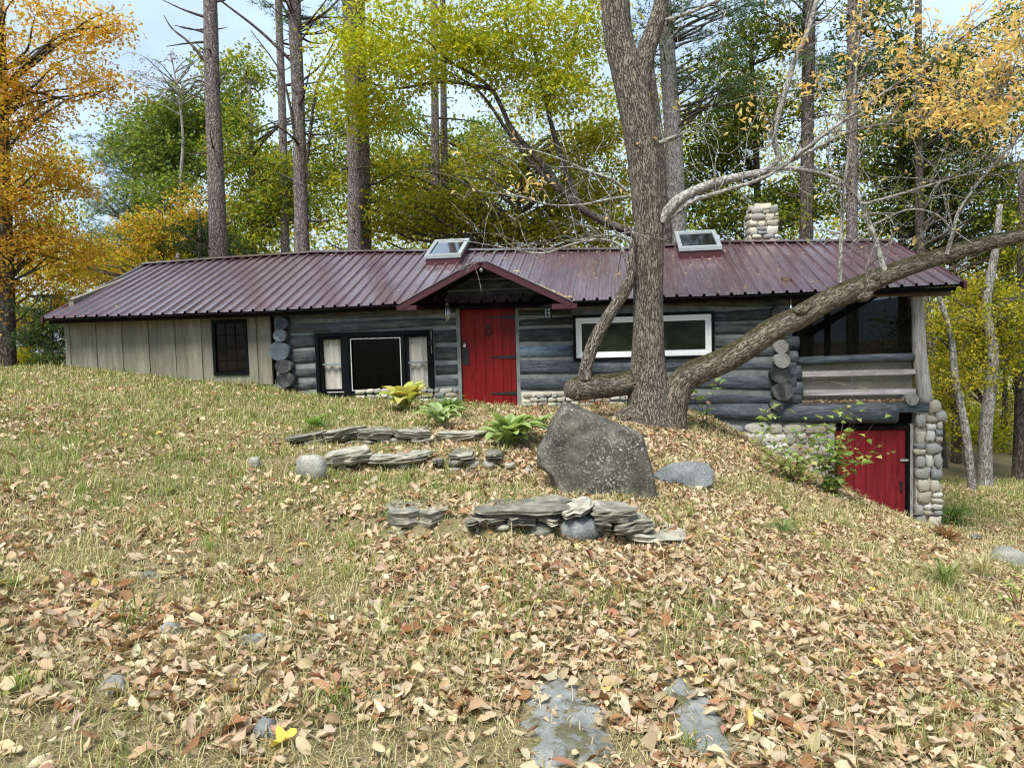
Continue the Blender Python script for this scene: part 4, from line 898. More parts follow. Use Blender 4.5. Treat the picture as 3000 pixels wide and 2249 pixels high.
dry_wall('uppermost dry-stone wall of dark layered slabs below the hostas', lambda px: 9.62, IT([
    (320, 400, 260, 40, 's', .12), (400, 428, 200, 40, 's', .05), (570, 372, 280, 52, 's', .12), (560, 402, 260, 42, 's', .14), (770, 382, 240, 76, 's', -.06), (1020, 378, 280, 56, 's', -.04), (1330, 385, 350, 58, 'p', .0),
    (600, 440, 160, 36, 's', .04), (240, 462, 130, 48, 's', .05), (365, 440, 150, 62, 'r', 0), (880, 425, 220, 44, 's', .06), (720, 435, 120, 38, 's', 0), (1065, 425, 200, 44, 's', .02), (1250, 445, 220, 62, 'R', 0), (1450, 440, 170, 62, 'r', .1), (1600, 372, 160, 40, 's', 0)]), 80)
# bedrock showing through the ground near the camera
def ledge(px, py, wpx, dpx, label, seed, up=.05):
    g = hit(px, py); w = px_size(wpx, g[1]); n = 60; th = np.linspace(0, 2 * math.pi, 60, endpoint=False); r = np.random.default_rng(seed)
    rad = (np.abs(np.cos(th)) ** 4 + np.abs(np.sin(th)) ** 4) ** -.25 * .92 + (fbm(np.cos(th) * 2.6 + seed, np.sin(th) * 2.6, seed, 4) - .5) * 1.3; V = []; c0 = hit(px, py - dpx / 2); c1 = hit(px, py + dpx / 2); dy = abs(c0[1] - c1[1]) / 2
    ss = (1.0, .94, .86, .75, .62, .48, .33, .18, 0.06)
    for s in ss:
        x = g[0] + np.cos(th) * rad * s * w / 2; y = g[1] + np.sin(th) * rad * s * dy
        z = ground_z(x, y) + up * (1 - s ** 4) - .035 + (fbm(x * 5, y * 9, seed, 4) - .5) * .09 * (1 - s * .4)
        V.append(np.stack([x, y, z], -1))
    V = np.vstack(V); k = np.arange(n); q = []
    for j in range(len(ss) - 1): q.append(np.stack([j * n + k, j * n + (k + 1) % n, (j + 1) * n + (k + 1) % n, (j + 1) * n + k], -1))
    V = V - np.array([g[0], g[1], g[2]])
    o = put('bedrock', npmesh('bedrock', V, np.vstack(q), np.stack([np.full(n - 2, (len(ss) - 1) * n), (len(ss) - 1) * n + k[1:-1], (len(ss) - 1) * n + k[2:]], -1)), M['ledge_rock'], None, loc_=g)
    return tag(o, label, 'bedrock')
LEDGES = [(1650, 2120, 330, 360), (2040, 2120, 190, 360), (440, 1690, 70, 18), (740, 1885, 90, 40), (345, 2015, 90, 60), (775, 2150, 70, 60), (500, 1850, 80, 26)]
for k, ((a, b_, w, d), lb) in enumerate(zip(LEDGES, ['widest bare patch of grey bedrock near the bottom edge', 'mossy grey bedrock patch right of the widest bare one', 'tiny grey stone among leaves on the left lawn', 'small grey flat stone low left of centre', 'small grey flat stone at the lower left among dry grass', 'small round grey stone beside a large brown oak leaf', 'thin sliver of grey stone under grass at the left'])):
    ledge(a, b_, w, d, lb, 20 + k, .055 if w > 100 else .075)

# ------------------------------------------------------------------ garden plants
def leaf_strip(L_, W_, n=6, fold=.25):
    """one blade: n stations x 3 across, along +x, returns (n*3, 3) template in (length, width, fold) units"""
    t = np.linspace(0, 1, n); w = np.sin(np.pi * np.clip(t * .93 + .05, 0, 1)) ** .8
    return t, w
def plant(name, label, px, py, nleaf, L_, W_, pal, spread=(0.2, 1.2), arch=1.4, cat='plant', seed=1, flow=None, group=None, wmax=0.45, edge=None):
    r = np.random.default_rng(seed); g = hit(px, py); n = 7
    root = thing(name, label, cat, g, 0, group); parts = []
    for k in range(nleaf):
        az = r.uniform(0, 2 * math.pi); el = r.uniform(*spread); ll = L_ * r.uniform(.6, 1.15); ww = W_ * r.uniform(.7, 1.15)
        t = np.linspace(0, 1, n); ang = (math.pi / 2 - el * .55) - arch * t ** 1.5 * r.uniform(.6, 1.2)
        dx = np.cumsum(np.cos(ang)) * ll / n; dz = np.cumsum(np.sin(ang)) * ll / n
        stalk = np.clip((t - wmax * .35) / (1 - wmax * .35), 0, 1)
        w = ww * np.sin(np.pi * np.clip(stalk, .02, .985)) ** .75 * .5 + ww * .03
        hdir = np.array([math.cos(az), math.sin(az), 0]); sdir = np.array([-math.sin(az), math.cos(az), 0])
        base = np.array([r.normal(0, .03), r.normal(0, .03), 0])
        C = base + hdir * dx[:, None] + np.array([0, 0, 1]) * dz[:, None]
        up = -np.sin(ang)[:, None] * hdir + np.cos(ang)[:, None] * np.array([0, 0, 1])
        V = np.stack([C - sdir * w[:, None] + up * (w * .35)[:, None], C, C + sdir * w[:, None] + up * (w * .35)[:, None]], 1).reshape(-1, 3)
        i = (np.arange(n - 1)[:, None] * 3 + np.arange(2)[None]).ravel(); q = np.stack([i, i + 1, i + 4, i + 3], -1)
        c = np.array(pal[r.integers(len(pal))]) * r.uniform(.75, 1.2); cc = np.tile(c, (len(V), 1))
        if edge is not None: cc[0::3] = np.array(edge) * r.uniform(.8, 1.1); cc[2::3] = cc[0::3]
        parts.append((V, q, cc))
    if W_ > .05 and nleaf <= 40:
        for V, q, cc in parts: put('leaf', npmesh('leaf', V, q, col=cc), M['leaf_plant'], root)
    else:
        off = 0; Vs, Qs, Cs = [], [], []
        for V, q, cc in parts: Vs.append(V); Qs.append(q + off); Cs.append(cc); off += len(V)
        o = put('foliage', npmesh('foliage', np.vstack(Vs), np.vstack(Qs), col=np.vstack(Cs)), M['leaf_plant'], root); o['kind'] = 'stuff'
    return root
HG = [(.22, .34, .08), (.16, .27, .06), (.30, .42, .12), (.12, .21, .04)]
HY = [(.50, .46, .12), (.38, .42, .10), (.55, .48, .16), (.26, .34, .08)]
plant('hosta_plant', 'bright green hosta with broad drooping leaves left of the big boulder', 1490, 1318, 40, .60, .17, HG, seed=2, edge=(.40, .50, .22))
plant('hosta_plant', 'smaller green hosta tucked against the boulder flank', 1585, 1262, 12, .34, .11, HG, seed=9, edge=(.40, .50, .22))
plant('hosta_plant', 'yellowing hosta under the black window left of the red door', 1190, 1205, 38, .62, .19, HY, seed=3)
plant('hosta_plant', 'low pale green hosta in front of the fern clump by the door', 1292, 1252, 26, .44, .13, HG, seed=4, edge=(.45, .52, .3))
plant('daylily_clump', 'bushy green clump of narrow leaves left of the red door', 1318, 1222, 150, .46, .022, [(.13, .24, .05), (.20, .32, .08), (.09, .17, .04)], seed=5, spread=(.1, 1.5), arch=1.5)
plant('daylily_clump', 'small green clump of leaves above the left end of the top wall', 930, 1258, 40, .26, .040, [(.15, .27, .05), (.22, .36, .10)], seed=6)
plant('daylily_clump', 'arching dark green grass clump right of the stone pillar base', 2790, 1535, 130, .62, .018, [(.07, .14, .03), (.12, .21, .05)], seed=7, spread=(.3, 1.7), arch=1.9)
plant('grass_tuft', 'rounded green tuft of fine grass on the leafy slope below the flat rock', 2300, 1568, 130, .24, .010, [(.15, .22, .07), (.23, .29, .12)], seed=8, spread=(.2, 1.6), arch=1.6)
plant('grass_tuft', 'tall green grass tuft on the right slope below the pillar', 2770, 1720, 110, .34, .010, [(.18, .25, .07), (.38, .38, .18), (.14, .22, .05)], seed=10, spread=(.1, 1.3), arch=1.3)
plant('grass_tuft', 'pale dry grass tuft near the right edge rock', 2880, 1700, 120, .40, .008, [(.48, .44, .26), (.40, .40, .20)], seed=11, spread=(.1, 1.2), arch=1.2)
plant('fern', 'shrivelled orange brown fern by the wall right of the red door', 1590, 1195, 26, .42, .05, [(.30, .15, .07), (.24, .11, .06), (.38, .24, .13)], seed=12, spread=(.2, 1.4), arch=1.9)
plant('fern', 'second dead brown fern under the sawn limb of the tree', 1745, 1200, 22, .34, .05, [(.30, .15, .07), (.24, .12, .06)], seed=13, spread=(.2, 1.4), arch=1.9)
plant('weed_patch', 'rusty brown dead weeds at the foot of the stone pillar', 2770, 1590, 120, .30, .018, [(.26, .13, .06), (.34, .19, .09), (.2, .1, .05)], seed=14, spread=(.3, 1.7), arch=1.2)
def sapling(name, label, px, py, hgt, pal, nstem, nleaf, ls, seed, spread=.5, twigcol='brown_beam'):
    r = np.random.default_rng(seed); g = hit(px, py); root = thing(name, label, 'shrub', g); bt = B(); tips = []
    for k in range(nstem):
        az = r.uniform(0, 6.28); h = hgt * r.uniform(.6, 1.05); d = spread * r.uniform(.3, 1)
        P = smooth_path(np.array([[0, 0, -.05], [d * .3 * math.cos(az), d * .3 * math.sin(az), h * .45], [d * math.cos(az), d * math.sin(az), h]]), 9)
        bt.tube(P, np.linspace(.007, .002, 9), 4, False)
        for t in np.linspace(.3, 1, 8): tips.append(P[int(t * 8)] + r.normal(0, .06, 3))
    put('stem', bt.mesh('stem', True), M[twigcol], root); tips = np.array(tips)
    me = leaf_cloud(tips[r.integers(len(tips), size=nleaf)] + r.normal(0, .05, (nleaf, 3)), ls, pal, r, flat=.7)
    o = put('foliage', me, M['leaf_plant'], root); o['kind'] = 'stuff'; return root
def leaf_cloud(C, size, pal, r, flat=.4, droop=.0, aspect=.62, var=.25, dirs=None, fold=.18):
    """diamond leaves, folded along the midrib; C = centres"""
    n = len(C); az = r.uniform(0, 2 * math.pi, n); tl = r.normal(0, 1 - flat, n) - droop; rl = r.normal(0, 1 - flat, n)
    a = np.stack([np.cos(az) * np.cos(tl), np.sin(az) * np.cos(tl), np.sin(tl)], -1)
    s0 = np.stack([-np.sin(az), np.cos(az), np.zeros(n)], -1); nn = np.cross(a, s0)
    s = s0 * np.cos(rl)[:, None] + nn * np.sin(rl)[:, None]; nn = np.cross(a, s)
    L_ = (size * r.uniform(.6, 1.3, n))[:, None]; W_ = L_ * aspect
    V = np.stack([C - a * L_ * .5, C + s * W_ * .5 + nn * L_ * fold - a * L_ * .08, C + a * L_ * .5, C - s * W_ * .5 + nn * L_ * fold - a * L_ * .08], 1).reshape(-1, 3)
    k = np.arange(n) * 4; t = np.vstack([np.stack([k, k + 1, k + 2], -1), np.stack([k, k + 2, k + 3], -1)])
    P = np.array(pal)[r.integers(len(pal), size=n)] * r.uniform(1 - var, 1 + var, (n, 1)) * r.normal(1, .06, (n, 3))
    return npmesh('leaves', V, None, t, col=np.repeat(np.clip(P, 0.005, .9), 4, axis=0), smooth=False)
SG = [(.22, .33, .08), (.30, .40, .12), (.17, .26, .06), (.42, .44, .14)]
sapling('leafy_shrub', 'tall thin green shrub in front of the red cellar door', 2440, 1455, 1.25, SG, 11, 260, .13, 31, .8)
sapling('leafy_shrub', 'low tangled green shrub left of the cellar door', 2330, 1420, .7, SG + [(.3, .2, .12)], 12, 330, .09, 32, .7)
sapling('leafy_shrub', 'small green shrub at the foot of the cellar door by the pillar', 2640, 1510, .6, SG, 8, 150, .10, 33, .4)
sapling('maple_seedling', 'young maple seedling with a few pink leaves by the sill log', 2065, 1248, .75, [(.24, .36, .12), (.32, .42, .16), (.22, .32, .1), (.42, .24, .22)], 4, 42, .13, 34, .35)
sapling('leafy_shrub', 'small pale weed at the right edge among dry grass', 2985, 1800, .5, SG, 5, 50, .07, 35, .25)
# ------------------------------------------------------------------ trees
YG = [(.46, .46, .035), (.36, .40, .032), (.54, .50, .045), (.26, .33, .03), (.40, .43, .035)]
YGd = [(.30, .33, .03), (.38, .37, .035), (.21, .26, .03), (.46, .42, .04)]
GR = [(.17, .25, .05), (.23, .30, .08), (.12, .19, .04), (.30, .33, .08)]
DG = [(.085, .13, .028), (.12, .165, .035), (.06, .095, .022), (.18, .215, .04), (.30, .30, .04)]
ORG = [(.62, .40, .05), (.58, .30, .045), (.66, .47, .07), (.46, .40, .06), (.58, .34, .10)]
YEL = [(.80, .60, .24), (.74, .52, .20), (.82, .66, .32), (.66, .45, .20)]
GOLD = [(.46, .40, .035), (.36, .34, .035), (.52, .41, .05), (.24, .26, .03), (.16, .18, .03)]
NEE = [(.10, .165, .07), (.13, .20, .09), (.07, .12, .05)]
NEB = [(.16, .24, .16), (.21, .29, .19), (.12, .18, .12)]
def trunk_path(x, y, pts):
    return smooth_path(pts, max(10, len(pts) * 5))
def branch_to(bt, a, b, r0, r1, r, n=7, sag=.15, wig=.06):
    d = b - a; L_ = np.linalg.norm(d); m1 = a + d * .35 + np.array([0, 0, sag * L_]) + r.normal(0, wig * L_, 3); m2 = a + d * .7 + np.array([0, 0, sag * .9 * L_]) + r.normal(0, wig * L_, 3)
    P = smooth_path(np.array([a, m1, m2, b]), n); bt.tube(P, np.linspace(r0, r1, n), 5, False); return P
def needle_cloud(C, L_, per, pal, r, wid=.012, up=.25):
    """bundles of thin needles round each centre"""
    n = len(C) * per; c = np.repeat(C, per, 0); d = r.normal(0, 1, (n, 3)); d[:, 2] = d[:, 2] * .6 + up; d /= np.linalg.norm(d, axis=1)[:, None]
    s = np.cross(d, r.normal(0, 1, (n, 3))); s /= np.linalg.norm(s, axis=1)[:, None] + 1e-9; ll = (L_ * r.uniform(.6, 1.2, n))[:, None]
    V = np.stack([c - s * wid, c + s * wid, c + d * ll], 1).reshape(-1, 3); t = np.arange(n * 3).reshape(-1, 3)
    P = np.array(pal)[r.integers(len(pal), size=n)] * r.uniform(.7, 1.3, (n, 1))
    return npmesh('needles', V, None, t, col=np.repeat(P, 3, 0), smooth=False)
def sprays(centers, rad, per, r, thick=.22):
    """leaf centres on flattened, slightly drooping discs"""
    K = len(centers); n = K * per; c = np.repeat(centers, per, 0); R_ = np.repeat(rad, per) if np.ndim(rad) else np.full(n, rad)
    az = r.uniform(0, 2 * math.pi, n); q = R_ * np.sqrt(r.uniform(0, 1, n))
    ta = np.repeat(r.normal(0, .25, K), per); tb = np.repeat(r.normal(0, .25, K), per)
    x, y = q * np.cos(az), q * np.sin(az)
    return c + np.stack([x, y, x * ta + y * tb - .25 * q * q / np.maximum(R_, .1) + r.normal(0, 1, n) * R_ * thick], -1)
def tree(name, label, base, trunk_px, crowns, per=60, spr=.55, ls=.11, pal=YG, bark='grey_bark', seed=0, tr=None, group=None, needles=False, thick=.22, nbr=True, flat=.35, stub=0, cat='tree', kseg=10, twig=.02):
    """trunk_px: [(px, py, width_px)] from the foot upward at depth base[1]; base = (px at foot, Y); crowns: [(px, py, Y, rx_px, ry_px, ry_m, sprays)]"""
    r = np.random.default_rng(seed); Y = base[1]
    P = np.array([[*at(a, b, Y), px_size(w, Y) / 2] for a, b, w in trunk_px])
    foot = P[0].copy(); foot[2] = gz(foot[0], foot[1]) - .15
    P = np.vstack([foot[None] * [1, 1, 1, 1.12], P[0:] if P[0][2] > foot[2] + .2 else P[1:]])
    o0 = np.array([foot[0], foot[1], foot[2] + .15]); root = thing(name, label, cat, o0, 0, group)
    S = smooth_path(P, max(10, 6 * len(P))); bt = B(); bt.tube(S[:, :3] - o0, np.maximum(S[:, 3], .01), kseg, True, .05, seed)
    put('trunk', bt.mesh('trunk', True, True), M[bark], root)
    if stub:
        sb = B(); zlo, zhi = at(1500, 760, Y)[2], at(1500, -120, Y)[2]
        for k in range(int(stub * 1.7)):
            z = r.uniform(zlo, zhi); i = np.argmin(np.abs(S[:, 2] - z)); a = S[i, :3] - o0; az = r.uniform(0, 2 * math.pi); ln = r.choice([.25, .4, .7, 1.2, 1.9], p=[.3, .3, .2, .13, .07]) * r.uniform(.7, 1.2)
            d = np.array([math.cos(az), math.sin(az) * .8, 0]); e = r.uniform(-.15, .55)
            Q = smooth_path(np.array([a, a + d * ln * .5 + [0, 0, ln * e * .25], a + d * ln + [0, 0, ln * e]]) + np.vstack([np.zeros((1, 3)), r.normal(0, .03 * ln, (2, 3))]), 6)
            sb.tube(Q, np.linspace(.036, .009, 6) * (0.7 + .3 * ln), 5, False)
        put('dead_branches', sb.mesh('dead_branches', True, True), M['dark_bark'], root)['kind'] = 'stuff'
    if crowns:
        C = []; 
        for px, py, Yc, rx, ry, rd, K in crowns:
            c = at(px, py, Yc); d = r.normal(0, 1, (K, 3)); d /= np.linalg.norm(d, axis=1)[:, None]; q = r.uniform(.1, 1, K) ** .45
            C.append(c + d * q[:, None] * np.array([px_size(rx, Yc), rd, px_size(ry, Yc)]))
        C = np.vstack(C) - o0; T = S[:, :3] - o0
        if nbr:
            bb = B()
            for p in C[::1 if len(C) < 90 else 2]:
                h = p[2] - .45 * np.linalg.norm(p[:2] - T[np.argmin(np.abs(T[:, 2] - p[2])), :2]); i = int(np.argmin(np.abs(T[:, 2] - h)))
                L_ = np.linalg.norm(p - T[i]); branch_to(bb, T[i], p, min(.012 + .012 * L_, S[i, 3] * .6 + .008), .005, r, 7, .06 if not needles else .0)
            for p in C:
                for j in range(3):
                    e = p + np.array([*r.normal(0, spr * .55, 2), r.normal(-.05, .1)]); bb.tube(smooth_path(np.array([p, (p + e) / 2 + r.normal(0, .05, 3), e]), 4), np.linspace(.006, .003, 4), 3, False)
            put('branches', bb.mesh('branches', True, True), M['dark_bark' if bark != 'pale_bark' else 'pale_bark'], root)['kind'] = 'stuff'
        if needles:
            cc = sprays(C, spr, per, r, .10); me = needle_cloud(cc, ls, 7, pal, r, wid=.008 * Y / 20)
            o = put('crown', me, M['leaf_needle'], root)
        else:
            cc = sprays(C, spr, int(per * 1.45), r, thick); me = leaf_cloud(cc, ls * 1.05, pal, r, flat, .25)
            o = put('crown', me, M['leaf_tree'], root)
        o['kind'] = 'stuff'
    return root
# --- tall bare-trunked pines behind the cabin
PG = 'tall pines behind the cabin'
pine_specs = [
    ('tall pine with many dead branch stubs against the open sky', (640, 20.0), [(640, 1000, 56), (640, 750, 52), (632, 500, 46), (622, 250, 42), (616, 0, 38), (612, -350, 34)], 34, 'pine_bark', []),
    ('tall pine with long upswept dead limbs right of the stubby one', (885, 20.5), [(888, 1000, 46), (885, 740, 44), (880, 550, 38), (874, 300, 36), (862, 0, 36), (852, -350, 32)], 34, 'pine_bark', [(900, -30, 20.5, 190, 110, 1.6, 16)]),
    ('slender pine standing close behind the long-limbed pine', (838, 24.0), [(838, 1000, 27), (836, 740, 25), (826, 300, 22), (816, 0, 20), (812, -350, 18)], 18, 'pine_bark', []),
    ('left trunk of the close pair of thick pines left of centre', (1042, 20.0), [(1044, 1000, 46), (1042, 740, 44), (1036, 400, 40), (1024, 100, 38), (1020, -350, 34)], 26, 'pine_bark', []),
    ('right trunk of the close pair of thick pines left of centre', (1072, 20.6), [(1074, 1000, 36), (1072, 740, 34), (1066, 400, 32), (1056, 100, 30), (1050, -350, 26)], 24, 'pine_bark', []),
    ('left trunk of the thin pine pair above the left skylight', (1277, 22.5), [(1278, 1000, 27), (1278, 740, 25), (1275, 400, 23), (1272, 0, 20), (1270, -350, 18)], 12, 'pine_bark', []),
    ('right trunk of the thin pine pair above the left skylight', (1307, 23.2), [(1310, 1000, 25), (1308, 740, 23), (1301, 400, 20), (1297, 0, 17), (1295, -350, 15)], 12, 'pine_bark', []),
    ('broad dark pine trunk just right of the large foreground tree', (1985, 21.0), [(1985, 1000, 62), (1982, 700, 58), (1975, 450, 52), (1962, 250, 46), (1945, 0, 40), (1930, -350, 34)], 14, 'grey_bark', [(2010, 190, 21.0, 150, 60, 1.2, 14), (1930, 60, 21.0, 130, 60, 1.2, 12), (2080, 30, 21.5, 160, 60, 1.4, 14), (2150, 260, 21.5, 110, 50, 1.2, 10), (1950, -420, 21, 260, 260, 2.4, 36)]),
    ('dark straight pine right of the stone chimney', (2362, 21.5), [(2362, 1000, 40), (2362, 700, 38), (2366, 400, 36), (2370, 0, 34), (2372, -350, 30)], 18, 'dark_bark', [(2420, 210, 21.5, 120, 45, 1.0, 10), (2300, 40, 21.5, 150, 60, 1.2, 12), (2380, -430, 21.5, 250, 260, 2.4, 34)]),
    ('reddish straight pine between the chimney and the porch roof end', (2496, 21.0), [(2497, 1000, 34), (2496, 700, 32), (2496, 400, 30), (2498, 0, 28), (2499, -350, 25)], 20, 'pine_bark', [(2560, 200, 21.0, 110, 40, 1.0, 8), (2560, -430, 21, 250, 260, 2.4, 34)]),
]
for k, (lb, base, tp, st, bk, cr) in enumerate(pine_specs):
    tree('pine_tree', lb, base, tp, cr, per=34, spr=.55, ls=.16, pal=NEE, bark=bk, seed=50 + k, stub=st, needles=True, group=PG, cat='pine tree')
# long limbs of the second pine, as in the photograph
_pn = [o for o in COL.objects if o.name == 'pine_tree.001'][0]; bl = B()
for pts, r0 in [([(905, 520), (868, 420), (848, 300), (815, 200), (735, 90)], .06), ([(898, 480), (930, 250), (1000, 120), (1040, -20)], .05), ([(880, 205), (760, 90), (650, 5), (600, -40)], .05), ([(884, 75), (950, 40), (1010, -20)], .06), ([(875, 95), (830, 20), (800, -60)], .05), ([(882, 240), (940, 190), (990, 100)], .035)]:
    P = smooth_path(np.array([at(a, b, 20.5 - .5 * i / len(pts)) for i, (a, b) in enumerate(pts)]), 14) - np.array(_pn.location); bl.tube(P, np.linspace(r0, .012, 14), 6, False)
put('limbs', bl.mesh('limbs', True, True), M['dark_bark'], _pn)
_pn = [o for o in COL.objects if o.name == 'pine_tree'][0]; bl = B()
for pts, r0 in [([(612, 195), (560, 130), (505, 85), (480, 45)], .05), ([(604, 52), (540, 30), (475, 0)], .04), ([(606, 98), (560, 85), (512, 75)], .03), ([(614, 255), (580, 235), (550, 270), (505, 298)], .025), ([(640, 250), (660, 220), (668, 205)], .03), ([(616, 300), (570, 280), (535, 268)], .03)]:
    P = smooth_path(np.array([at(a, b, 20.0) for a, b in pts]), 10) - np.array(_pn.location); bl.tube(P, np.linspace(r0, .01, 10), 6, False)
put('limbs', bl.mesh('limbs', True, True), M['dark_bark'], _pn)
# --- broadleaf and other trees: label, name, base, trunk, crowns, ...
HB = 'autumn hardwoods around the cabin'
T = tree
T('maple_tree', 'orange and yellow maple filling the left edge of the picture', (20, 17.0), [(20, 1090, 46), (18, 800, 42), (8, 400, 36), (-5, 0, 30)],
  [(40, 120, 16.5, 220, 150, 1.6, 34), (60, 330, 16.8, 150, 120, 1.5, 26), (30, 560, 17, 170, 130, 1.6, 34), (150, 520, 17, 130, 60, 1.2, 14), (230, 60, 16.5, 110, 60, 1.0, 12), (270, 240, 16.5, 90, 40, .8, 7), (60, 780, 17.5, 170, 110, 1.5, 30), (170, 700, 17.5, 110, 90, 1.2, 16), (-60, 700, 17, 120, 260, 1.5, 22)], per=85, spr=.55, ls=.085, pal=ORG, bark='dark_bark', seed=1, group=HB)
T('maple_tree', 'low golden maple behind the left roof end', (470, 23), [(470, 1000, 22), (470, 700, 18), (468, 600, 12)],
  [(500, 680, 23, 120, 60, 1.6, 26), (420, 720, 23, 110, 60, 1.5, 22), (560, 620, 23, 80, 50, 1.3, 14), (300, 760, 24, 130, 60, 1.6, 22), (200, 820, 24, 120, 60, 1.6, 18)], per=75, spr=.6, ls=.10, pal=ORG + GOLD, bark='dark_bark', seed=2, group=HB)
T('white_pine', 'soft blue-green white pine beside the gap of open sky', (395, 29), [(395, 1000, 24), (398, 700, 22), (402, 500, 16), (402, 300, 8)],
  [(380, 470, 29, 90, 60, 1.6, 12), (340, 590, 29, 90, 35, 1.6, 10), (330, 690, 29, 110, 30, 1.7, 12), (430, 560, 29, 80, 50, 1.6, 10), (310, 440, 29, 60, 40, 1.2, 6), (400, 380, 29, 60, 50, 1.2, 7)], per=44, spr=.75, ls=.22, pal=NEB, bark='grey_bark', seed=3, needles=True, cat='pine tree')
T('hardwood_tree', 'rounded green hardwood behind the stubby pine', (520, 27), [(520, 1000, 24), (525, 700, 20), (530, 450, 14), (535, 250, 8)],
  [(460, 360, 27, 110, 70, 2.0, 26), (560, 330, 27, 90, 50, 1.8, 20), (440, 450, 27, 90, 60, 1.8, 20), (570, 460, 27, 90, 80, 2.0, 22), (690, 300, 28, 80, 80, 1.8, 18), (520, 560, 26, 120, 60, 1.8, 16)], per=95, spr=.75, ls=.14, pal=GR, bark='pale_bark', seed=4, group=HB)
T('hardwood_tree', 'yellow-green hardwood between the pines left of centre', (740, 25), [(745, 1000, 24), (740, 700, 20), (735, 400, 14), (730, 250, 8)],
  [(740, 420, 25, 110, 110, 2.0, 30), (760, 600, 25, 120, 90, 2.0, 32), (900, 560, 25, 120, 120, 2.0, 32), (960, 400, 25.5, 90, 120, 1.8, 22), (700, 220, 26, 90, 60, 1.6, 12), (700, 690, 24.5, 140, 50, 1.8, 26)], per=85, spr=.7, ls=.125, pal=YGd + GR, bark='grey_bark', seed=5, group=HB)
T('spruce_tree', 'small dark evergreen showing above the left part of the roof', (585, 22), [(588, 1000, 16), (586, 700, 12), (584, 620, 6)],
  [(560, 720, 22, 70, 30, 1.0, 12), (590, 680, 22, 70, 40, 1.0, 12), (660, 720, 22, 70, 30, 1.0, 10)], per=40, spr=.5, ls=.09, pal=[(.035, .065, .03), (.05, .085, .035)], bark='dark_bark', seed=6, needles=True, cat='evergreen')
T('maple_tree', 'bright yellow-green maple spreading over the centre of the roof', (1640, 18.0), [(1950 - 10, 1000, 40), (1940, 720, 40), (1890, 640, 38), (1800, 610, 34), (1650, 560, 24), (1560, 500, 20), (1500, 400, 18), (1440, 280, 16), (1330, 190, 10)] if False else [(1950, 1000, 46), (1948, 690, 42), (1940, 600, 34), (1930, 400, 26), (1900, 150, 20)],
  [(1150, 90, 18, 150, 90, 1.5, 30), (1100, 220, 18, 150, 90, 1.5, 32), (1300, 120, 18, 150, 110, 1.6, 34), (1450, 60, 18, 150, 90, 1.5, 30), (1600, 120, 18, 150, 110, 1.6, 34), (1720, 60, 18, 110, 90, 1.5, 22), (1480, 200, 18.4, 100, 60, 1.5, 14), (1640, 260, 18.4, 130, 90, 1.6, 24), (1080, 330, 18.4, 110, 60, 1.4, 18), (1400, -420, 18, 420, 260, 2.5, 60), (1750, -400, 18, 260, 260, 2.4, 40)], per=62, spr=.72, ls=.10, pal=YG, bark='dark_bark', seed=7, group=HB, nbr=False, thick=.11)
_mp = [o for o in COL.objects if o.name == 'maple_tree.002'][0]; bl = B()
for pts, r0 in [([(1955, 690), (1900, 700), (1700, 610), (1590, 480), (1500, 380), (1440, 260), (1330, 190), (1200, 150)], .13), ([(1640, 560), (1560, 480), (1490, 390), (1430, 300), (1380, 250), (1280, 190)], .07), ([(1700, 610), (1640, 450), (1600, 300), (1560, 120), (1540, 0)], .09), ([(1600, 300), (1660, 200), (1700, 60)], .06), ([(1500, 130), (1480, 60), (1490, -20)], .05), ([(1440, 260), (1300, 240), (1150, 260), (1060, 230)], .05), ([(1330, 190), (1220, 100), (1120, 80)], .04)]:
    P = smooth_path(np.array([at(a, b, 18.3) for a, b in pts]), 18) - np.array(_mp.location); bl.tube(P, np.linspace(r0, .015, 18), 7, False)
put('limbs', bl.mesh('limbs', True, True), M['dark_bark'], _mp)
T('hardwood_tree', 'golden green understorey tree above the door gable', (1500, 21), [(1500, 1000, 24), (1502, 760, 20), (1520, 600, 14), (1540, 450, 8)],
  [(1180, 640, 21, 140, 60, 1.6, 26), (1130, 520, 21.5, 110, 80, 1.6, 20), (1380, 620, 21, 120, 70, 1.6, 24), (1550, 640, 21, 140, 80, 1.6, 30), (1720, 640, 21, 130, 90, 1.6, 28), (1620, 480, 21.5, 150, 110, 1.8, 34), (1760, 470, 21.5, 100, 140, 1.7, 26), (1420, 500, 22, 100, 70, 1.6, 12), (1330, 440, 23, 100, 80, 1.6, 10)], per=80, spr=.6, ls=.115, pal=YGd + GOLD, bark='dark_bark', seed=8, group=HB)
T('hardwood_tree', 'hazy green tree seen through the gap right of the thin pine pair', (1380, 30), [(1382, 1000, 20), (1380, 700, 16), (1376, 450, 10)],
  [(1200, 440, 30, 110, 110, 2.2, 26), (1390, 440, 30, 100, 110, 2.2, 20), (1250, 600, 30, 120, 70, 2.2, 20)], per=70, spr=.85, ls=.16, pal=GR, bark='grey_bark', seed=9, group=HB)
T('hardwood_tree', 'dark green hardwood behind the chimney', (2220, 23), [(2225, 1000, 24), (2222, 720, 22), (2215, 450, 18), (2200, 150, 12)],
  [(2080, 420, 23, 130, 120, 1.8, 28), (2220, 330, 23, 130, 110, 1.8, 28), (2140, 200, 23, 110, 80, 1.6, 18), (2280, 620, 22.5, 120, 60, 1.6, 18), (2090, 620, 23, 110, 70, 1.6, 18), (2400, 560, 23, 120, 90, 1.8, 20), (2250, 110, 23, 120, 80, 1.6, 18)], per=85, spr=.65, ls=.12, pal=DG + YGd[:1], bark='dark_bark', seed=10, group=HB)
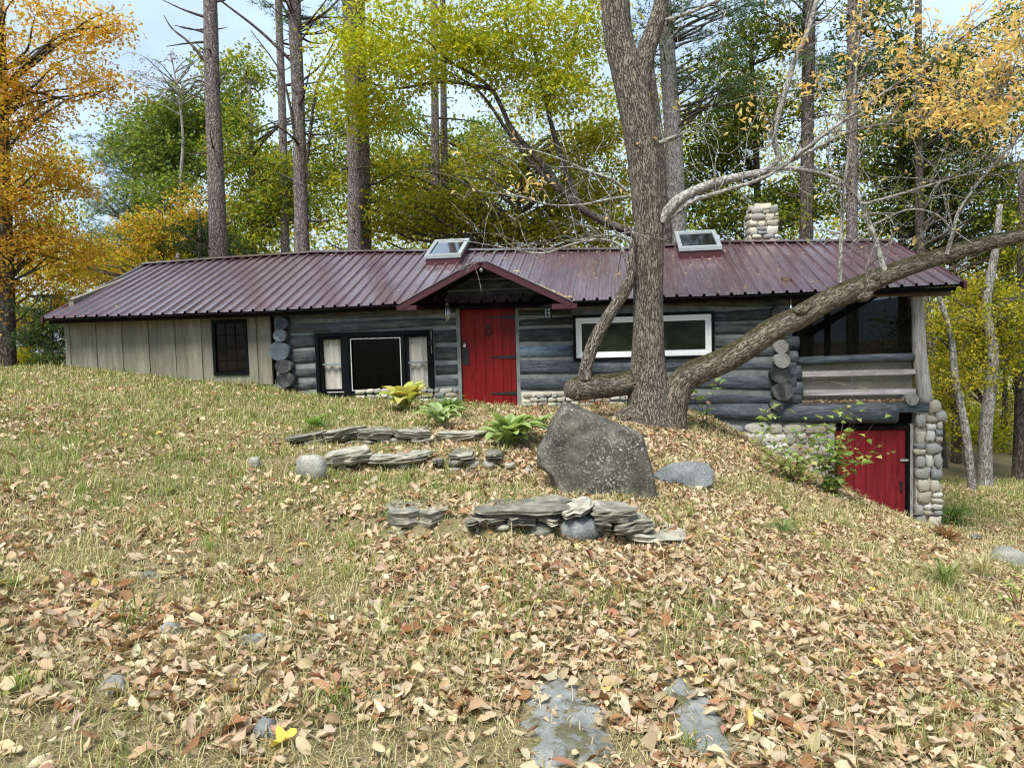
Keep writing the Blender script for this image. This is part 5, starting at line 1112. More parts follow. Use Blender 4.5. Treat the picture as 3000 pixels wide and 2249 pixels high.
T('hardwood_tree', 'dense dark green hardwood above the right end of the roof', (2645, 22), [(2648, 1300, 26), (2645, 900, 24), (2640, 500, 20), (2640, 100, 14)],
  [(2600, 420, 22, 150, 130, 1.8, 34), (2760, 480, 22, 150, 130, 1.8, 36), (2650, 600, 22, 130, 90, 1.6, 26), (2820, 640, 22, 140, 110, 1.7, 30), (2600, 230, 22, 130, 110, 1.7, 22), (2780, 250, 22, 140, 120, 1.7, 26), (2540, 90, 22, 130, 80, 1.6, 16)], per=90, spr=.6, ls=.11, pal=DG, bark='dark_bark', seed=11, group=HB)
T('hardwood_tree', 'dark trunked hardwood second from the right edge', (2700, 21), [(2760, 1400, 30), (2740, 1100, 28), (2700, 800, 26), (2692, 400, 22), (2690, 0, 18)],
  [(2900, 350, 21, 140, 140, 1.7, 28), (2950, 560, 21, 120, 120, 1.6, 24), (2880, 150, 21, 140, 110, 1.7, 20), (2960, 760, 21, 120, 90, 1.5, 20)], per=85, spr=.6, ls=.11, pal=DG + GOLD[:1], bark='dark_bark', seed=12, group=HB)
# understorey on the right, beyond the porch
T('beech_tree', 'grey smooth trunk with golden leaves right of the porch post', (2885, 17.5), [(2886, 1425, 40), (2888, 1250, 36), (2910, 1050, 32), (2890, 900, 26), (2915, 740, 22), (2930, 600, 14)],
  [(2850, 900, 18, 130, 70, 1.3, 22), (2950, 1000, 18, 110, 80, 1.3, 20), (2830, 1080, 18.5, 110, 70, 1.3, 18), (2960, 850, 18, 90, 70, 1.2, 12)], per=90, spr=.55, ls=.085, pal=GOLD + YGd, bark='grey_bark', seed=13, group=HB)
T('beech_tree', 'slender pale curving trunk just right of the porch', (2820, 16.5), [(2848, 1425, 24), (2828, 1260, 24), (2800, 1120, 22), (2788, 1000, 18), (2762, 900, 14), (2735, 830, 10)],
  [(2790, 960, 16.8, 90, 60, 1.0, 12), (2770, 1130, 17, 80, 70, 1.0, 12)], per=80, spr=.45, ls=.075, pal=GOLD, bark='grey_bark', seed=14, group=HB)
T('hardwood_tree', 'dark trunk at the far right edge of the picture', (2990, 19), [(2985, 1440, 36), (2990, 1200, 34), (2995, 900, 30), (2998, 500, 24)], [(3050, 700, 19, 110, 160, 1.4, 20), (3060, 1050, 19, 110, 120, 1.4, 18)], per=80, spr=.55, ls=.10, pal=YGd + DG, bark='dark_bark', seed=15, group=HB)
for k, (a, b_, y, w, lb) in enumerate([(2725, 2700, 24, 24, 'thin dark trunk deep in the golden woods nearest the porch post'), (2800, 2790, 22, 26, 'leaning dark trunk in the golden woods behind the curving one'), (2940, 2950, 25, 16, 'thinnest dark trunk in the golden woods near the right edge')]):
    T('hardwood_tree', lb, (a, y), [(a, 1400, w), (a + 4, 1150, w * .9), (b_, 800, w * .7), (b_ + 6, 500, w * .5)],
      [(a, 1000, y, 110, 110, 1.5, 22), (a + 30, 1230, y, 110, 90, 1.5, 22), (a - 10, 800, y, 110, 90, 1.5, 14)], per=90, spr=.6, ls=.10, pal=[GOLD, GOLD + YG, GOLD][k], bark='dark_bark', seed=70 + k, group=HB)
# hemlock and shrubs left of the addition
T('spruce_tree', 'dark green young hemlock at the left corner of the cabin', (150, 17), [(150, 1085, 12), (150, 950, 9), (150, 860, 4)],
  [(150, 1040, 17, 70, 40, .8, 16), (150, 980, 17, 60, 40, .7, 14), (130, 900, 17, 50, 40, .6, 9)], per=60, spr=.4, ls=.07, pal=[(.05, .09, .03), (.07, .12, .04), (.10, .15, .05)], bark='dark_bark', seed=16, needles=True, cat='evergreen')
T('hardwood_shrub', 'bright yellow-green undergrowth between the left trunk and the hemlock', (80, 19), [(80, 1080, 12), (82, 960, 8)],
  [(80, 1040, 19, 90, 40, 1.0, 16), (110, 950, 19.5, 120, 60, 1.2, 20), (20, 900, 20, 120, 60, 1.2, 18), (230, 880, 20, 90, 50, 1.0, 14)], per=80, spr=.5, ls=.085, pal=YG + GOLD, bark='dark_bark', seed=17, cat='shrub')
T('birch_sapling', 'bare twiggy sapling rising against the sky behind the green tree', (500, 25), [(520, 1000, 14), (526, 600, 12), (535, 380, 8), (500, 150, 3)],
  [(470, 230, 25, 110, 80, 1.3, 60), (610, 200, 25, 70, 70, 1.0, 30)], per=3, spr=.3, ls=.07, pal=[(.3, .2, .12), (.22, .2, .1)], bark='pale_bark', seed=18, group=HB)
# the woods far behind, seen only as a mass
def woods():
    r = np.random.default_rng(90); C = []; Pn = []
    for k in range(3000):
        Y = r.uniform(31, 52); px = r.uniform(-500, 3500)
        lo = 780 if px < 2600 else 1420
        top = 180 if px > 1450 else (400 if 650 < px <= 1450 else 640)
        if 230 < px < 400: top = 740
        if px < 230: top = 420
        if px > 2600 and r.uniform() < .45: continue
        py = lo - (lo - top) * r.uniform(0, 1) ** (1.5 if px < 2600 else 1.2); C.append(at(px, py, Y)); Pn.append(px)
    for k in range(500):                                    # the woods go on behind the viewer, where the window panes look
        a = r.uniform(-1.25, 1.25); d = r.uniform(24, 34); C.append(np.array([math.sin(a) * d, -math.cos(a) * d, r.uniform(0, 1) ** 1.3 * 13 - 1.5]))
    C = np.array(C); cc = sprays(C, 1.0, 30, r, .3)
    me = leaf_cloud(cc, .21, [(.34, .36, .035), (.44, .41, .04), (.20, .26, .035), (.52, .44, .05), (.14, .19, .035)], r, .3, .2)
    o = put('distant_woods', me, M['leaf_tree']); tag(o, 'far autumn woods seen as one mass between the trunks', 'woods', kind='stuff')
woods()

# --- the large multi-stemmed tree in front of the cabin
def big_tree():
    TY = 11.2; g = at(1905, 1232, TY); g[2] = gz(g[0], g[1])
    root = thing('ash_tree', 'large forked tree with furrowed bark and a long leaning limb before the cabin', 'tree', g)
    def W(pts, Ys=None, n=40):
        A = []
        for i, p in enumerate(pts):
            y = TY if Ys is None else Ys[0] + (Ys[1] - Ys[0]) * i / (len(pts) - 1)
            if len(p) > 3: y = p[3]
            A.append([*(at(p[0], p[1], y) - g), px_size(p[2], y)])
        S = smooth_path(np.array(A), n); return S[:, :3], np.maximum(S[:, 3], .003)
    def stem(name, pts, Ys=None, n=40, seg=20, mat='ash_bark', wob=.05, seed=1):
        P, R_ = W(pts, Ys, n); b = B(); b.tube(P, R_, seg, True, wob, seed); return put(name, b.mesh(name, True, True), M[mat], root), P, R_
    stem('trunk', [(1905, 1262, 92), (1905, 1225, 78), (1902, 1165, 63), (1899, 1100, 55), (1898, 1040, 49), (1898, 917, 43), (1899, 808, 43), (1899, 700, 44), (1899, 633, 43), (1886, 452, 47), (1862, 317, 48), (1835, 203, 45), (1812, 110, 41), (1802, 0, 40), (1796, -160, 38), (1790, -420, 32)], n=90, seg=28, mat='ash_bark_clean', wob=.06)
    for (a, b_, c, d, rr_) in [(1880, 1190, 1815, 1250, 30), (1930, 1190, 1975, 1255, 32), (1905, 1180, 1890, 1265, 40)]:
        stem('root_flare', [(a, b_ - 60, rr_ * .6, TY), (a, b_, rr_, TY - .06), (c, d - 18, rr_ * .8, TY - .14), (c + (c - a) * .3, d + 12, rr_ * .4, TY - .18)], n=16, seg=12, mat='ash_bark_clean', seed=3)
    stem('fork', [(1868, 330, 26), (1876, 230, 30), (1893, 150, 28), (1918, 80, 25), (1938, 0, 21), (1950, -160, 18), (1962, -400, 14)], n=40, seg=18, mat='ash_bark_clean', seed=2)
    limb, LP, LR = stem('leaning_limb', [(1962, 1262, 50), (1968, 1205, 45), (1984, 1145, 42), (2010, 1108, 40), (2050, 1085, 39), (2115, 1058, 37), (2187, 1018, 36), (2260, 968, 35), (2344, 927, 34), (2426, 880, 33), (2507, 845, 33), (2588, 809, 29), (2670, 779, 26), (2751, 752, 25), (2833, 727, 24), (2914, 707, 22), (3000, 687, 20), (3120, 650, 18), (3300, 600, 15)], Ys=(11.15, 10.7), n=110, seg=24, seed=4)
    for (a, b_, w) in [(2350, 905, 20), (2560, 810, 24), (2530, 865, 20)]:
        stem('burl', [(a - 22, b_ + 10, w * .5), (a, b_, w), (a + 24, b_ - 8, w * .5)], Ys=(10.82, 10.82), n=8, seg=10, wob=.15, seed=9)
    stem('sawn_limb', [(1850, 1120, 36), (1800, 1127, 36), (1750, 1132, 37), (1705, 1137, 37), (1678, 1141, 33), (1668, 1143, 18)], Ys=(11.2, 10.95), n=30, seg=20, wob=.08, seed=5)
    s1, SP, SR = stem('side_stem', [(1712, 1115, 22), (1716, 1080, 19), (1735, 1015, 19), (1768, 950, 18), (1807, 888, 17), (1834, 845, 18), (1848, 800, 15), (1850, 760, 12), (1855, 700, 9)], Ys=(11.0, 11.0), n=40, seg=14, mat='ash_bark_clean', seed=6)
    bt = B(); tw = B(); r = np.random.default_rng(5); ends = []
    def br(pts, Ys, n=26, seg=8, tgt=bt):
        P, R_ = W(pts, Ys, n); R_ = R_ * .8; tgt.tube(P, R_, seg, False, .05, int(pts[0][0])); return P, R_
    main = []
    main.append(br([(1846, 800, 8), (1838, 775, 7), (1825, 735, 6), (1805, 712, 5.5), (1770, 703, 5), (1720, 706, 4.5), (1655, 722, 4), (1600, 741, 3.5), (1536, 737, 2.6), (1490, 728, 2), (1330, 700, 1.2)], (11, 10.8), 36))
    main.append(br([(1855, 740, 6), (1840, 705, 5), (1800, 690, 4.5), (1740, 693, 3.5), (1690, 706, 2.6)], (11, 11), 20))
    main.append(br([(1935, 650, 20), (1960, 615, 20), (2000, 579, 19), (2090, 538, 17), (2203, 511, 14), (2280, 497, 10), (2339, 497, 8), (2430, 516, 8), (2488, 552, 8), (2520, 590, 8), (2545, 650, 9), (2570, 720, 10), (2592, 800, 12)], (11.1, 10.8), 60, 10))
    main.append(br([(1960, 640, 10), (2030, 590, 9), (2120, 560, 8), (2240, 520, 6), (2330, 460, 8), (2420, 390, 6), (2520, 320, 5), (2650, 230, 4), (2760, 150, 3)], (11.1, 10.4), 50))
    main.append(br([(2225, 512, 9), (2280, 466, 11), (2267, 407, 11), (2280, 339, 10.5), (2307, 249, 10), (2330, 172, 9.5), (2362, 104, 9), (2393, 0, 8), (2420, -120, 7)], (11, 10.9), 50, 9))
    main.append(br([(2525, 600, 6), (2633, 570, 5), (2769, 529, 4.5), (2895, 493, 4), (3010, 470, 3)], (10.8, 10.6), 30))
    main.append(br([(2300, 480, 7), (2400, 430, 6.5), (2480, 390, 6), (2600, 360, 5), (2740, 330, 4.5), (2900, 270, 3.5), (3020, 220, 3)], (11, 10.3), 40))
    main.append(br([(2462, 828, 7), (2463, 740, 7), (2466, 650, 6.5), (2470, 579, 6), (2484, 460, 5), (2500, 300, 4.5), (2515, 136, 4), (2530, -40, 3)], (10.85, 10.7), 40))
    main.append(br([(2774, 745, 8), (2790, 690, 7), (2814, 610, 6), (2905, 488, 5.5), (3000, 384, 5), (3120, 250, 4)], (10.7, 10.4), 30))
    main.append(br([(2790, 690, 5), (2760, 640, 4), (2700, 615, 3.5), (2640, 620, 3), (2560, 660, 2)], (10.7, 10.6), 24))
    main.append(br([(1932, 420, 10), (1960, 408, 9), (1985, 400, 7)], (11.1, 11.0), 10))
    main.append(br([(1838, 560, 7), (1790, 525, 6), (1720, 500, 5), (1650, 470, 4), (1560, 440, 3), (1450, 430, 2)], (11, 10.8), 30))
    main.append(br([(1845, 575, 6), (1780, 585, 5), (1700, 600, 4), (1610, 600, 3), (1520, 575, 2.2), (1400, 560, 1.4)], (11, 10.7), 30))
    main.append(br([(1950, 60, 8), (2040, 30, 6), (2150, -20, 5)], (11, 10.8), 14))
    put('branches', bt.mesh('branches', True, True), M['pale_bark'], root)
    # twigs grown from the branches
    tips = []
    for P, R_ in main:
        L_ = np.linalg.norm(P[-1] - P[0])
        for k in range(int(7 + L_ * 5)):
            i = r.integers(len(P) // 5, len(P)); a = P[i]; tdir = P[min(i + 1, len(P) - 1)] - P[max(i - 1, 0)]; tdir /= np.linalg.norm(tdir) + 1e-9
            d = tdir * .5 + r.normal(0, .75, 3); d[2] += .3; d /= np.linalg.norm(d); ln = r.uniform(.35, 1.25)
            Q = smooth_path(np.array([a, a + d * ln * .4 + [0, 0, .04], a + d * ln * .75 + r.normal(0, .06, 3), a + d * ln + r.normal(0, .12, 3) + [0, 0, r.uniform(-.1, .15)]]), 8)
            tw.tube(Q, np.linspace(min(R_[i] * .5, .010), .0028, 8), 4, False); tips.append(Q[-1]); 
            for j in range(r.integers(1, 4)):
                s = Q[r.integers(3, 7)]; e = s + r.normal(0, .16, 3) + d * .2
                tw.tube(smooth_path(np.array([s, (s + e) / 2 + r.normal(0, .03, 3), e]), 5), np.linspace(.0045, .002, 5), 3, False); tips.append(e)
    put('twigs', tw.mesh('twigs', True, True), M['pale_bark'], root)['kind'] = 'stuff'
    # leaves still hanging, thickest at the upper right
    tips = np.array(tips); sp = []
    for (px, py, y, rx, ry, rd, K) in [(2870, 200, 10.3, 190, 150, .9, 95), (2640, 150, 10.3, 120, 110, .7, 28), (2960, 90, 10.2, 150, 110, .8, 50), (2780, 330, 10.3, 170, 70, .7, 40), (2920, 380, 10.3, 110, 60, .6, 22), (2560, 270, 10.5, 90, 70, .5, 12), (2410, 240, 10.6, 40, 30, .3, 5), (2340, 130, 10.7, 50, 60, .3, 4), (2560, 60, 10.6, 90, 60, .5, 8), (1900, 420, 11, 60, 30, .2, 2), (1560, 545, 10.8, 70, 25, .3, 4), (2180, 370, 10.9, 70, 60, .4, 4)]:
        c = at(px, py, y) - g; d = r.normal(0, .5, (K, 3)); sp.append(c + d * np.array([px_size(rx, y), rd, px_size(ry, y)]))
    sp = np.vstack(sp)
    # every cluster hangs on a twig of its own
    hb = B(); allp = np.vstack([p for p, _ in main])
    for p in sp[::2]:
        i = np.argmin(np.linalg.norm(allp - p, axis=1)); branch_to(hb, allp[i], p, .008, .003, r, 7, .05, .05)
    put('twigs', hb.mesh('twigs', True, True), M['pale_bark'], root)['kind'] = 'stuff'
    me = leaf_cloud(np.repeat(sp, 9, 0) + r.normal(0, .085, (len(sp) * 9, 3)), .10, YEL, r, .45, .35, .42, .2)
    o = put('leaves', me, M['leaf_tree'], root); o['kind'] = 'stuff'
    k = r.integers(len(tips), size=130)
    o = put('leaves', leaf_cloud(tips[k] + r.normal(0, .03, (130, 3)), .10, YEL, r, .4, .5, .45, .2), M['leaf_tree'], root); o['kind'] = 'stuff'
big_tree()
# ------------------------------------------------------------------ grass and fallen leaves
def smooth01(v, a, b): t = np.clip((v - a) / (b - a), 0, 1); return t * t * (3 - 2 * t)
_pa = [hit(*p) for p in [(150, 1250), (330, 1300), (1640, 1225), (1420, 1235), (2250, 1420), (1500, 1310)]]
HOUSE_IN = lambda x, y: ((x - HO[0]) * HU[0] + (y - HO[1]) * HU[1], (x - HO[0]) * HN[0] + (y - HO[1]) * HN[1])
def leaf_amount(x, y):
    d = .26 + .62 * smooth01(-y, -6.2, -4.2) + .62 * smooth01(x, .3, 1.6) * smooth01(-y, -15, -12)
    d = np.where((x > 6) & (y > 11), .22, d)
    for p, r_, a in zip(_pa, (1.3, 1.0, 1.3, .9, 1.6, 1.6), (.7, .5, .8, .7, .2, .45)): d = d + a * np.exp(-(((x - p[0]) / r_) ** 2 + ((y - p[1]) / (r_ * 1.1)) ** 2))
    lawn = smooth01(-x, .3, 1.3) * smooth01(y, 6.2, 7.6); d = d * (1 - .6 * lawn)
    n = fbm(x * .8, y * .8, 31, 3); n2 = fbm(x * 2.6, y * 2.6, 37, 2)
    d = d * (.25 + 1.5 * smooth01(n, .28, .68)) * (.35 + 1.3 * smooth01(n2, .25, .7))
    hx, hy = HOUSE_IN(x, y); d = np.where((hy > -.02) & (hx < 7.9), 0, d)
    return d
def on_rock(x, y, grow=1.0):
    m = np.zeros(len(x), bool)
    for (px, py, w, dp) in LEDGES:
        g = hit(px, py); c0, c1 = hit(px, py - dp / 2), hit(px, py + dp / 2)
        m |= ((x - g[0]) / (px_size(w, g[1]) * .5 * grow)) ** 2 + ((y - g[1]) / (abs(c0[1] - c1[1]) * .5 * grow)) ** 2 < 1
    m |= (np.abs(x - _bx) < .55) & (y > BY) & (y < BY + .6)
    return m
def scatter(n, y0, y1, pw, rngs, margin=1.6):
    """ground points over the area in view (and a step beyond); pw shapes the density with distance"""
    t = rngs.uniform(0, 1, n); y = (y0 ** pw + t * (y1 ** pw - y0 ** pw)) ** (1 / pw)
    hw_ = .74 * y + margin; x = rngs.uniform(-1, 1, n) * hw_; return x, y
def terrain_frame(x, y):
    e = .05; zx = (ground_z(x + e, y) - ground_z(x - e, y)) / (2 * e); zy = (ground_z(x, y + e) - ground_z(x, y - e)) / (2 * e)
    return zx, zy
def curled_leaves(x, y, z, zx, zy, L_, Wf, pal, prob, r, lift=.012, tilt=.55):
    n = len(x); ts = np.array([-.5, -.18, .2, .5]); wp = np.array([.10, .92, .86, .06]); cs = np.array([-1, 0, 1.0])
    cu = np.clip(r.normal(1.35, .6, n), .05, 2.4); be = r.normal(0, 1.0, n); sk = r.normal(0, .25, n)
    w = (L_ * Wf * r.uniform(.6, 1.35, n))[:, None] * wp[None] * .5                 # n,4
    a = cu[:, None, None] * cs[None, None] * np.ones((n, 4, 1))                    # n,4,3
    cu_ = np.maximum(cu, .05)[:, None, None]
    lx = np.sin(a) / cu_ * w[:, :, None]; lz = (1 - np.cos(a)) / cu_ * w[:, :, None]
    tb = be[:, None] * ts[None]; bx = np.where(np.abs(be)[:, None] > .02, np.sin(tb) / np.where(np.abs(be) > .02, be, 1)[:, None], ts[None]) * L_[:, None]
    bz = np.where(np.abs(be)[:, None] > .02, (1 - np.cos(tb)) / np.where(np.abs(be) > .02, be, 1)[:, None], 0) * L_[:, None]
    X = bx[:, :, None] - lz * np.sin(tb)[:, :, None]; Yv = lx + sk[:, None, None] * X * .4 * cs[None, None]; Z = bz[:, :, None] + lz * np.cos(tb)[:, :, None]
    Pl = np.stack([X, Yv, Z], -1).reshape(n, 12, 3) + r.normal(0, .035, (n, 12, 3)) * L_[:, None, None]
    nrm = np.stack([-zx + r.normal(0, tilt, n), -zy + r.normal(0, tilt, n), np.ones(n)], -1); nrm /= np.linalg.norm(nrm, axis=1)[:, None]
    nrm *= np.where(r.uniform(0, 1, n) < .42, -1, 1)[:, None]
    az = r.uniform(0, 2 * math.pi, n); t0 = np.stack([np.cos(az), np.sin(az), np.zeros(n)], -1); t1 = t0 - nrm * (t0 * nrm).sum(1)[:, None]; t1 /= np.linalg.norm(t1, axis=1)[:, None]; t2 = np.cross(nrm, t1)
    Wd = Pl[:, :, 0:1] * t1[:, None] + Pl[:, :, 1:2] * t2[:, None] + Pl[:, :, 2:3] * nrm[:, None]
    low = Wd[:, :, 2].min(1); Wd[:, :, 2] -= (low * .75)[:, None]
    V = Wd + np.stack([x, y, z + lift * r.uniform(-.3, 2.2, n)], -1)[:, None]
    k = (np.arange(n) * 12)[:, None]; q0 = np.array([[i * 3 + j, i * 3 + j + 1, i * 3 + j + 4, i * 3 + j + 3] for i in range(3) for j in range(2)])
    Q = (k[:, :, None] + q0[None]).reshape(-1, 4)
    c = np.array(pal)[r.choice(len(pal), size=n, p=prob)] * r.uniform(.72, 1.22, (n, 1)) * r.normal(1, .04, (n, 3))
    return V.reshape(-1, 3), Q, np.repeat(np.clip(c, .01, .85), 12, 0)
LPAL = [(.50, .385, .245), (.58, .465, .315), (.42, .30, .175), (.30, .17, .085), (.36, .20, .12), (.22, .115, .06), (.52, .42, .14)]
LPROB = [.34, .24, .20, .09, .07, .045, .015]
def litter():
    r = np.random.default_rng(41)
    x, y = scatter(330000, 1.5, 17, 1.65, r); a = leaf_amount(x, y); k = r.uniform(0, 1, len(x)) < a * .85; x, y = x[k], y[k]
    k = ~on_rock(x, y, .78) | (r.uniform(0, 1, len(x)) < .16); x, y = x[k], y[k]
    z = ground_z(x, y); zx, zy = terrain_frame(x, y); L_ = np.clip(r.lognormal(math.log(.054), .40, len(x)), .016, .11)
    V, Q, c = curled_leaves(x, y, z, zx, zy, L_, .62, LPAL, LPROB, r, lift=.016)
    # drifts in the valley right of the door gable, on the porch ledge and scattered on the roof
    n = 1500; t = r.uniform(0, 1, n) ** 1.2; dx = GRx - .1 - t * 1.0 + r.normal(0, .05, n); zz = GRz + (GAz - GRz) * ((GRx - dx) / (GRx - GAx)); dyv = EY + (zz - 1.9) / .40 + r.uniform(-.20, .05, n) - .02
    p = np.array([hw(a, b, c_ + .02) for a, b, c_ in zip(dx, dyv, np.maximum(zz, 1.9))])
    V2, Q2, c2 = curled_leaves(p[:, 0], p[:, 1], p[:, 2], np.zeros(n), np.full(n, .35), np.full(n, .055), .6, LPAL, LPROB, r, .012, .3)
    n = 420; lx = r.uniform(5.55, 7.4, n); p = np.array([hw(a, b, -.02) for a, b in zip(lx, r.uniform(-.12, .02, n))])
    V3, Q3, c3 = curled_leaves(p[:, 0], p[:, 1], p[:, 2], np.zeros(n), np.zeros(n), np.full(n, .06), .6, LPAL, LPROB, r, .012, .4)
    n = 300; lx = r.uniform(5.7, 7.4, n); p = np.array([hw(a, b, loc(2500, 1088)[1] + .03) for a, b in zip(lx, r.uniform(.10, .2, n))])
    V4, Q4, c4 = curled_leaves(p[:, 0], p[:, 1], p[:, 2], np.zeros(n), np.zeros(n), np.full(n, .06), .6, LPAL, LPROB, r, .03, .6)
    n = 900; rx = np.where(r.uniform(0, 1, n) < .7, r.normal(2.9, 1.6, n), r.uniform(-8.5, 8, n)); rx = np.clip(rx, -8.5, 7.9); v = r.uniform(0.02, .97, n)
    lp = roof_pt(rx, v, .008); kk = ~((rx > -1.5) & (rx < 1.65) & (v < .62)); lp = lp[kk]; p = np.array([hw(*q) for q in lp]); n = len(p)
    V5, Q5, c5 = curled_leaves(p[:, 0], p[:, 1], p[:, 2], np.zeros(n), np.full(n, .39), r.choice([.025, .035, .06], n, p=[.5, .35, .15]), .5, [(.50, .33, .17), (.42, .24, .11), (.58, .45, .3)], [.4, .35, .25], r, .004, .12)
    Vs, Qs, Cs, off = [], [], [], 0
    for a, b, c_ in ((V, Q, c), (V2, Q2, c2), (V3, Q3, c3), (V4, Q4, c4), (V5, Q5, c5)): Vs.append(a); Qs.append(b + off); Cs.append(c_); off += len(a)
    o = put('leaf_litter', npmesh('leaf_litter', np.vstack(Vs), np.vstack(Qs), col=np.vstack(Cs), smooth=True), M['leaf_litter_mat'])
    tag(o, 'curled tan dry leaves strewn over the ground and roof', 'leaves', kind='stuff'); return len(x)
litter()
def grass():
    r = np.random.default_rng(43)
    x, y = scatter(430000, 1.4, 19, 1.22, r); hx, hy = HOUSE_IN(x, y)
    g1 = fbm(x * 1.1, y * 1.1, 51, 3); g2 = fbm(x * 4.0, y * 4.0, 57, 2)
    lawn = smooth01(-x, -.4, 1.0) * smooth01(y, 4.8, 7.5); far = ((x > 5.5) & (y > 12.5)) * .7
    green = np.clip(.16 + .50 * np.maximum(lawn, far) + .9 * (g1 - .5) + .9 * (g2 - .5), 0.02, .92)
    leafy = np.exp(-(((x - _pa[2][0]) / 1.4) ** 2 + ((y - _pa[2][1]) / 1.6) ** 2)) + np.exp(-(((x - _pa[5][0]) / 1.3) ** 2 + ((y - _pa[5][1]) / .5) ** 2))
    keep = ~((hy > -.03) & (hx < 7.9)) & (r.uniform(0, 1, len(x)) < (.45 + .9 * g2) * (1 - .85 * np.clip(leafy, 0, 1))) & (~on_rock(x, y, .85) | (r.uniform(0, 1, len(x)) < .12))
    x, y, green, g2 = x[keep], y[keep], green[keep], g2[keep]; n = len(x); z = ground_z(x, y)
    isg = r.uniform(0, 1, n) < green
    L_ = np.where(isg, r.lognormal(math.log(.055), .4, n), r.lognormal(math.log(.068), .4, n)) * (1 + .5 * (g2 > .62)); W_ = .0011 + .00042 * y + .0006 * isg
    az = r.uniform(0, 2 * math.pi, n); lean = np.where(isg, r.uniform(.1, .9, n), r.uniform(.5, 1.45, n)); d = np.stack([np.cos(az), np.sin(az)], -1)
    s = np.stack([-np.sin(az), np.cos(az), np.zeros(n)], -1) * W_[:, None]; b = np.stack([x, y, z - .008], -1)
    a1 = lean * .55; m = b + np.concatenate([d * (np.sin(a1) * L_ * .55)[:, None], (np.cos(a1) * L_ * .55)[:, None]], 1)
    a2 = np.minimum(lean * 1.45, 1.75); t = m + np.concatenate([d * (np.sin(a2) * L_ * .5)[:, None], (np.cos(a2) * L_ * .5)[:, None]], 1)
    V = np.stack([b - s, b + s, m - s * .8, m + s * .8, t], 1).reshape(-1, 3); k = (np.arange(n) * 5)[:, None]
    T_ = (k[:, :, None] + np.array([[0, 1, 3], [0, 3, 2], [2, 3, 4]])[None]).reshape(-1, 3)
    gp = np.array([(.25, .29, .08), (.32, .34, .12), (.17, .23, .06), (.42, .41, .18)]); sp = np.array([(.50, .44, .24), (.58, .51, .30), (.42, .35, .18), (.36, .32, .14)])
    c = np.where(isg[:, None], gp[r.integers(4, size=n)], sp[r.integers(4, size=n)]) * r.uniform(.75, 1.2, (n, 1))
    o = put('grass', npmesh('grass', V, None, T_, col=np.repeat(c, 5, 0), smooth=False), M['grass_mat']); tag(o, 'dry and green lawn grass covering the slope', 'grass', kind='stuff')
    # clumps of longer green blades here and there
    K = 70; cx, cyy = scatter(K, 2.2, 9, 1.6, r); per = 26; x = np.repeat(cx, per) + r.normal(0, .035, K * per); y = np.repeat(cyy, per) + r.normal(0, .035, K * per); n = K * per; z = ground_z(x, y)
    L_ = np.repeat(r.uniform(.09, .2, K), per) * r.uniform(.6, 1.2, n); az = r.uniform(0, 6.283, n); lean = r.uniform(.1, .9, n); d = np.stack([np.cos(az), np.sin(az)], -1); s = np.stack([-np.sin(az), np.cos(az), np.zeros(n)], -1) * .0032
    b = np.stack([x, y, z - .01], -1); m = b + np.concatenate([d * (np.sin(lean * .5) * L_ * .55)[:, None], (np.cos(lean * .5) * L_ * .55)[:, None]], 1); t = m + np.concatenate([d * (np.sin(lean * 1.5) * L_ * .5)[:, None], (np.cos(lean * 1.5) * L_ * .5)[:, None]], 1)
    V = np.stack([b - s, b + s, m - s * .8, m + s * .8, t], 1).reshape(-1, 3); k = (np.arange(n) * 5)[:, None]; T_ = (k[:, :, None] + np.array([[0, 1, 3], [0, 3, 2], [2, 3, 4]])[None]).reshape(-1, 3)
    c = np.repeat(np.array([(.17, .26, .05), (.24, .32, .08), (.34, .36, .12)])[r.integers(3, size=K)], per, 0) * r.uniform(.8, 1.2, (n, 1))
    o = put('grass', npmesh('grass', V, None, T_, col=np.repeat(c, 5, 0), smooth=False), M['grass_mat']); tag(o, 'longer green grass blades standing in small clumps', 'grass', kind='stuff')
grass()
# lobed oak and maple leaves that lie near enough to be told apart
def lobed_leaf(kind, seed, col):
    r = np.random.default_rng(seed); n = 28; th = np.linspace(-math.pi, math.pi, n, endpoint=False)
    if kind == 'oak': rad = (.62 + .30 * np.abs(np.cos(th * 3.5)) ** 1.3) * (1 + .0 * th); ax, ay = 1.0, .62
    else: rad = .50 + .45 * np.abs(np.cos(th * 2.5)) ** 1.6 + .08 * np.abs(np.cos(th * 7.5)); ax, ay = .95, .9
    rad = rad * (1 + r.normal(0, .05, n)); rad[0] = .25
    cu, be, tw = r.uniform(.5, 1.5), r.uniform(-1.0, 1.0), r.normal(0, .5)
    V = [[0, 0, 0]]
    for s in (.5, 1.0):
        for a, q in zip(th, rad):
            x, y = .5 * ax * q * s * math.cos(a), .5 * ay * q * s * math.sin(a); V.append([x, y, 0])
    V = np.array(V); V[:, 2] = cu * V[:, 1] ** 2 * 1.3 + be * V[:, 0] ** 2 * .8 + tw * V[:, 0] * V[:, 1] + r.normal(0, .018, len(V)); V[:, 1] *= (1 - .25 * min(cu, 1))
    V[:, 2] -= V[:, 2].min() * .7; k = np.arange(n)
    t = np.stack([np.zeros(n, int), 1 + k, 1 + (k + 1) % n], -1); q = np.stack([1 + k, 1 + n + k, 1 + n + (k + 1) % n, 1 + (k + 1) % n], -1)
    cc = np.tile(np.array(col), (len(V), 1)) * r.uniform(.9, 1.1, (len(V), 1))
    me = npmesh('fallen_leaf', V, q, t, col=cc); me.materials.append(M['leaf_litter_mat']); return me
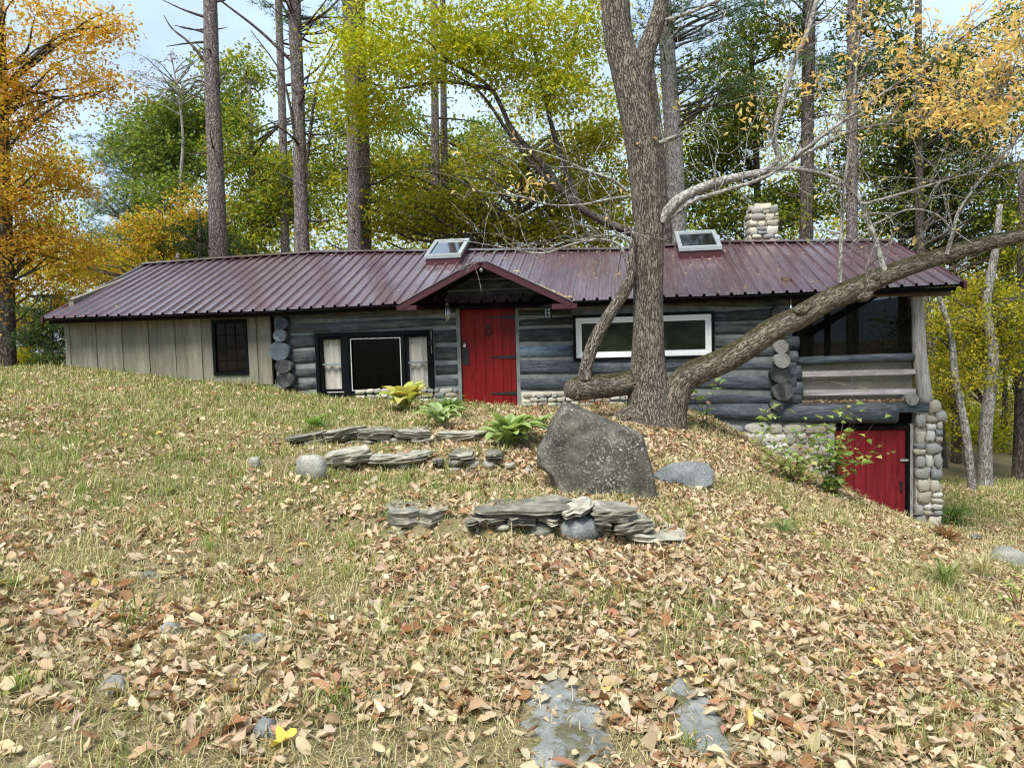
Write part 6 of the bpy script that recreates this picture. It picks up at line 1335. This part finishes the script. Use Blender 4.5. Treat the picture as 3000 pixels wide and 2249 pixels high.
def lay_leaf(me, p, size, r, label, group, name='fallen_leaf', tilt=.3):
    o = put(name, me, None, None, loc_=(p[0], p[1], gz(p[0], p[1]) + .022 + r.uniform(0, .02)), rot=(r.normal(0, tilt), r.normal(0, tilt), r.uniform(0, 6.28)), scl=(size,) * 3)
    return tag(o, label, 'leaf', group)
_r = np.random.default_rng(61)
OAKB = [(.30, .155, .075), (.24, .11, .055), (.40, .24, .13), (.46, .30, .18)]; TANB = [(.50, .37, .22), (.44, .30, .17), (.54, .42, .27), (.36, .21, .11)]
oaks = [lobed_leaf('oak', 700 + k, OAKB[k % 4]) for k in range(8)]; mapl = [lobed_leaf('maple', 720 + k, TANB[k % 4]) for k in range(8)]; yel = [lobed_leaf('maple', 740 + k, c) for k, c in enumerate([(.70, .55, .10), (.74, .60, .20), (.66, .50, .07)])]
x, y = scatter(900, 1.9, 6.4, 1.5, _r, .5); a = leaf_amount(x, y); k = (_r.uniform(0, 1, len(x)) < a * .8) & (np.abs(x) < .70 * y); x, y = x[k][:230], y[k][:230]
for i in range(len(x)):
    if i % 5 < 2: lay_leaf(oaks[_r.integers(8)], (x[i], y[i]), _r.uniform(.10, .17), _r, 'large lobed brown oak leaf lying on the litter near the camera', 'brown oak leaves near the camera')
    else: lay_leaf(mapl[_r.integers(8)], (x[i], y[i]), _r.uniform(.065, .10), _r, 'curled tan maple leaf lying on the litter near the camera', 'tan maple leaves near the camera')
for (px, py, s, kd, lb) in [(360, 1735, .19, 'o', 'largest dark brown oak leaf standing up on the left lawn'), (1200, 1870, .20, 'o', 'large brown oak leaf at the left of the pair near centre'), (1280, 1880, .19, 'o', 'large brown oak leaf at the right of the pair near centre'),
                            (690, 2165, .19, 'o', 'big brown oak leaf at the lower left beside a small grey stone'), (2705, 1642, .15, 'o', 'big brown oak leaf on the upper right slope below the pillar'), (2980, 1830, .17, 'o', 'dark brown leaf at the right edge behind a yellow one'),
                            (1575, 1783, .07, 'y', 'small bright yellow leaf just below the lowest stone wall'), (2520, 1772, .11, 'y', 'yellow maple leaf on the right slope, lowest of the two left ones'), (2552, 1745, .10, 'y', 'pale yellow leaf right beside the lowest yellow one on the slope'), (2783, 1773, .11, 'y', 'yellow maple leaf on the right slope near the green tuft'), (2950, 1832, .13, 'y', 'pale yellow maple leaf at the right edge'), (830, 2198, .16, 'y', 'pale yellow leaf at the bottom edge left of centre'), (2330, 2165, .07, 'y', 'small yellow leaf near the bottom edge right of the bedrock')]:
    g = hit(px, py); lay_leaf((oaks if kd == 'o' else yel)[_r.integers(2)], g, s, _r, lb, None, tilt=.35)
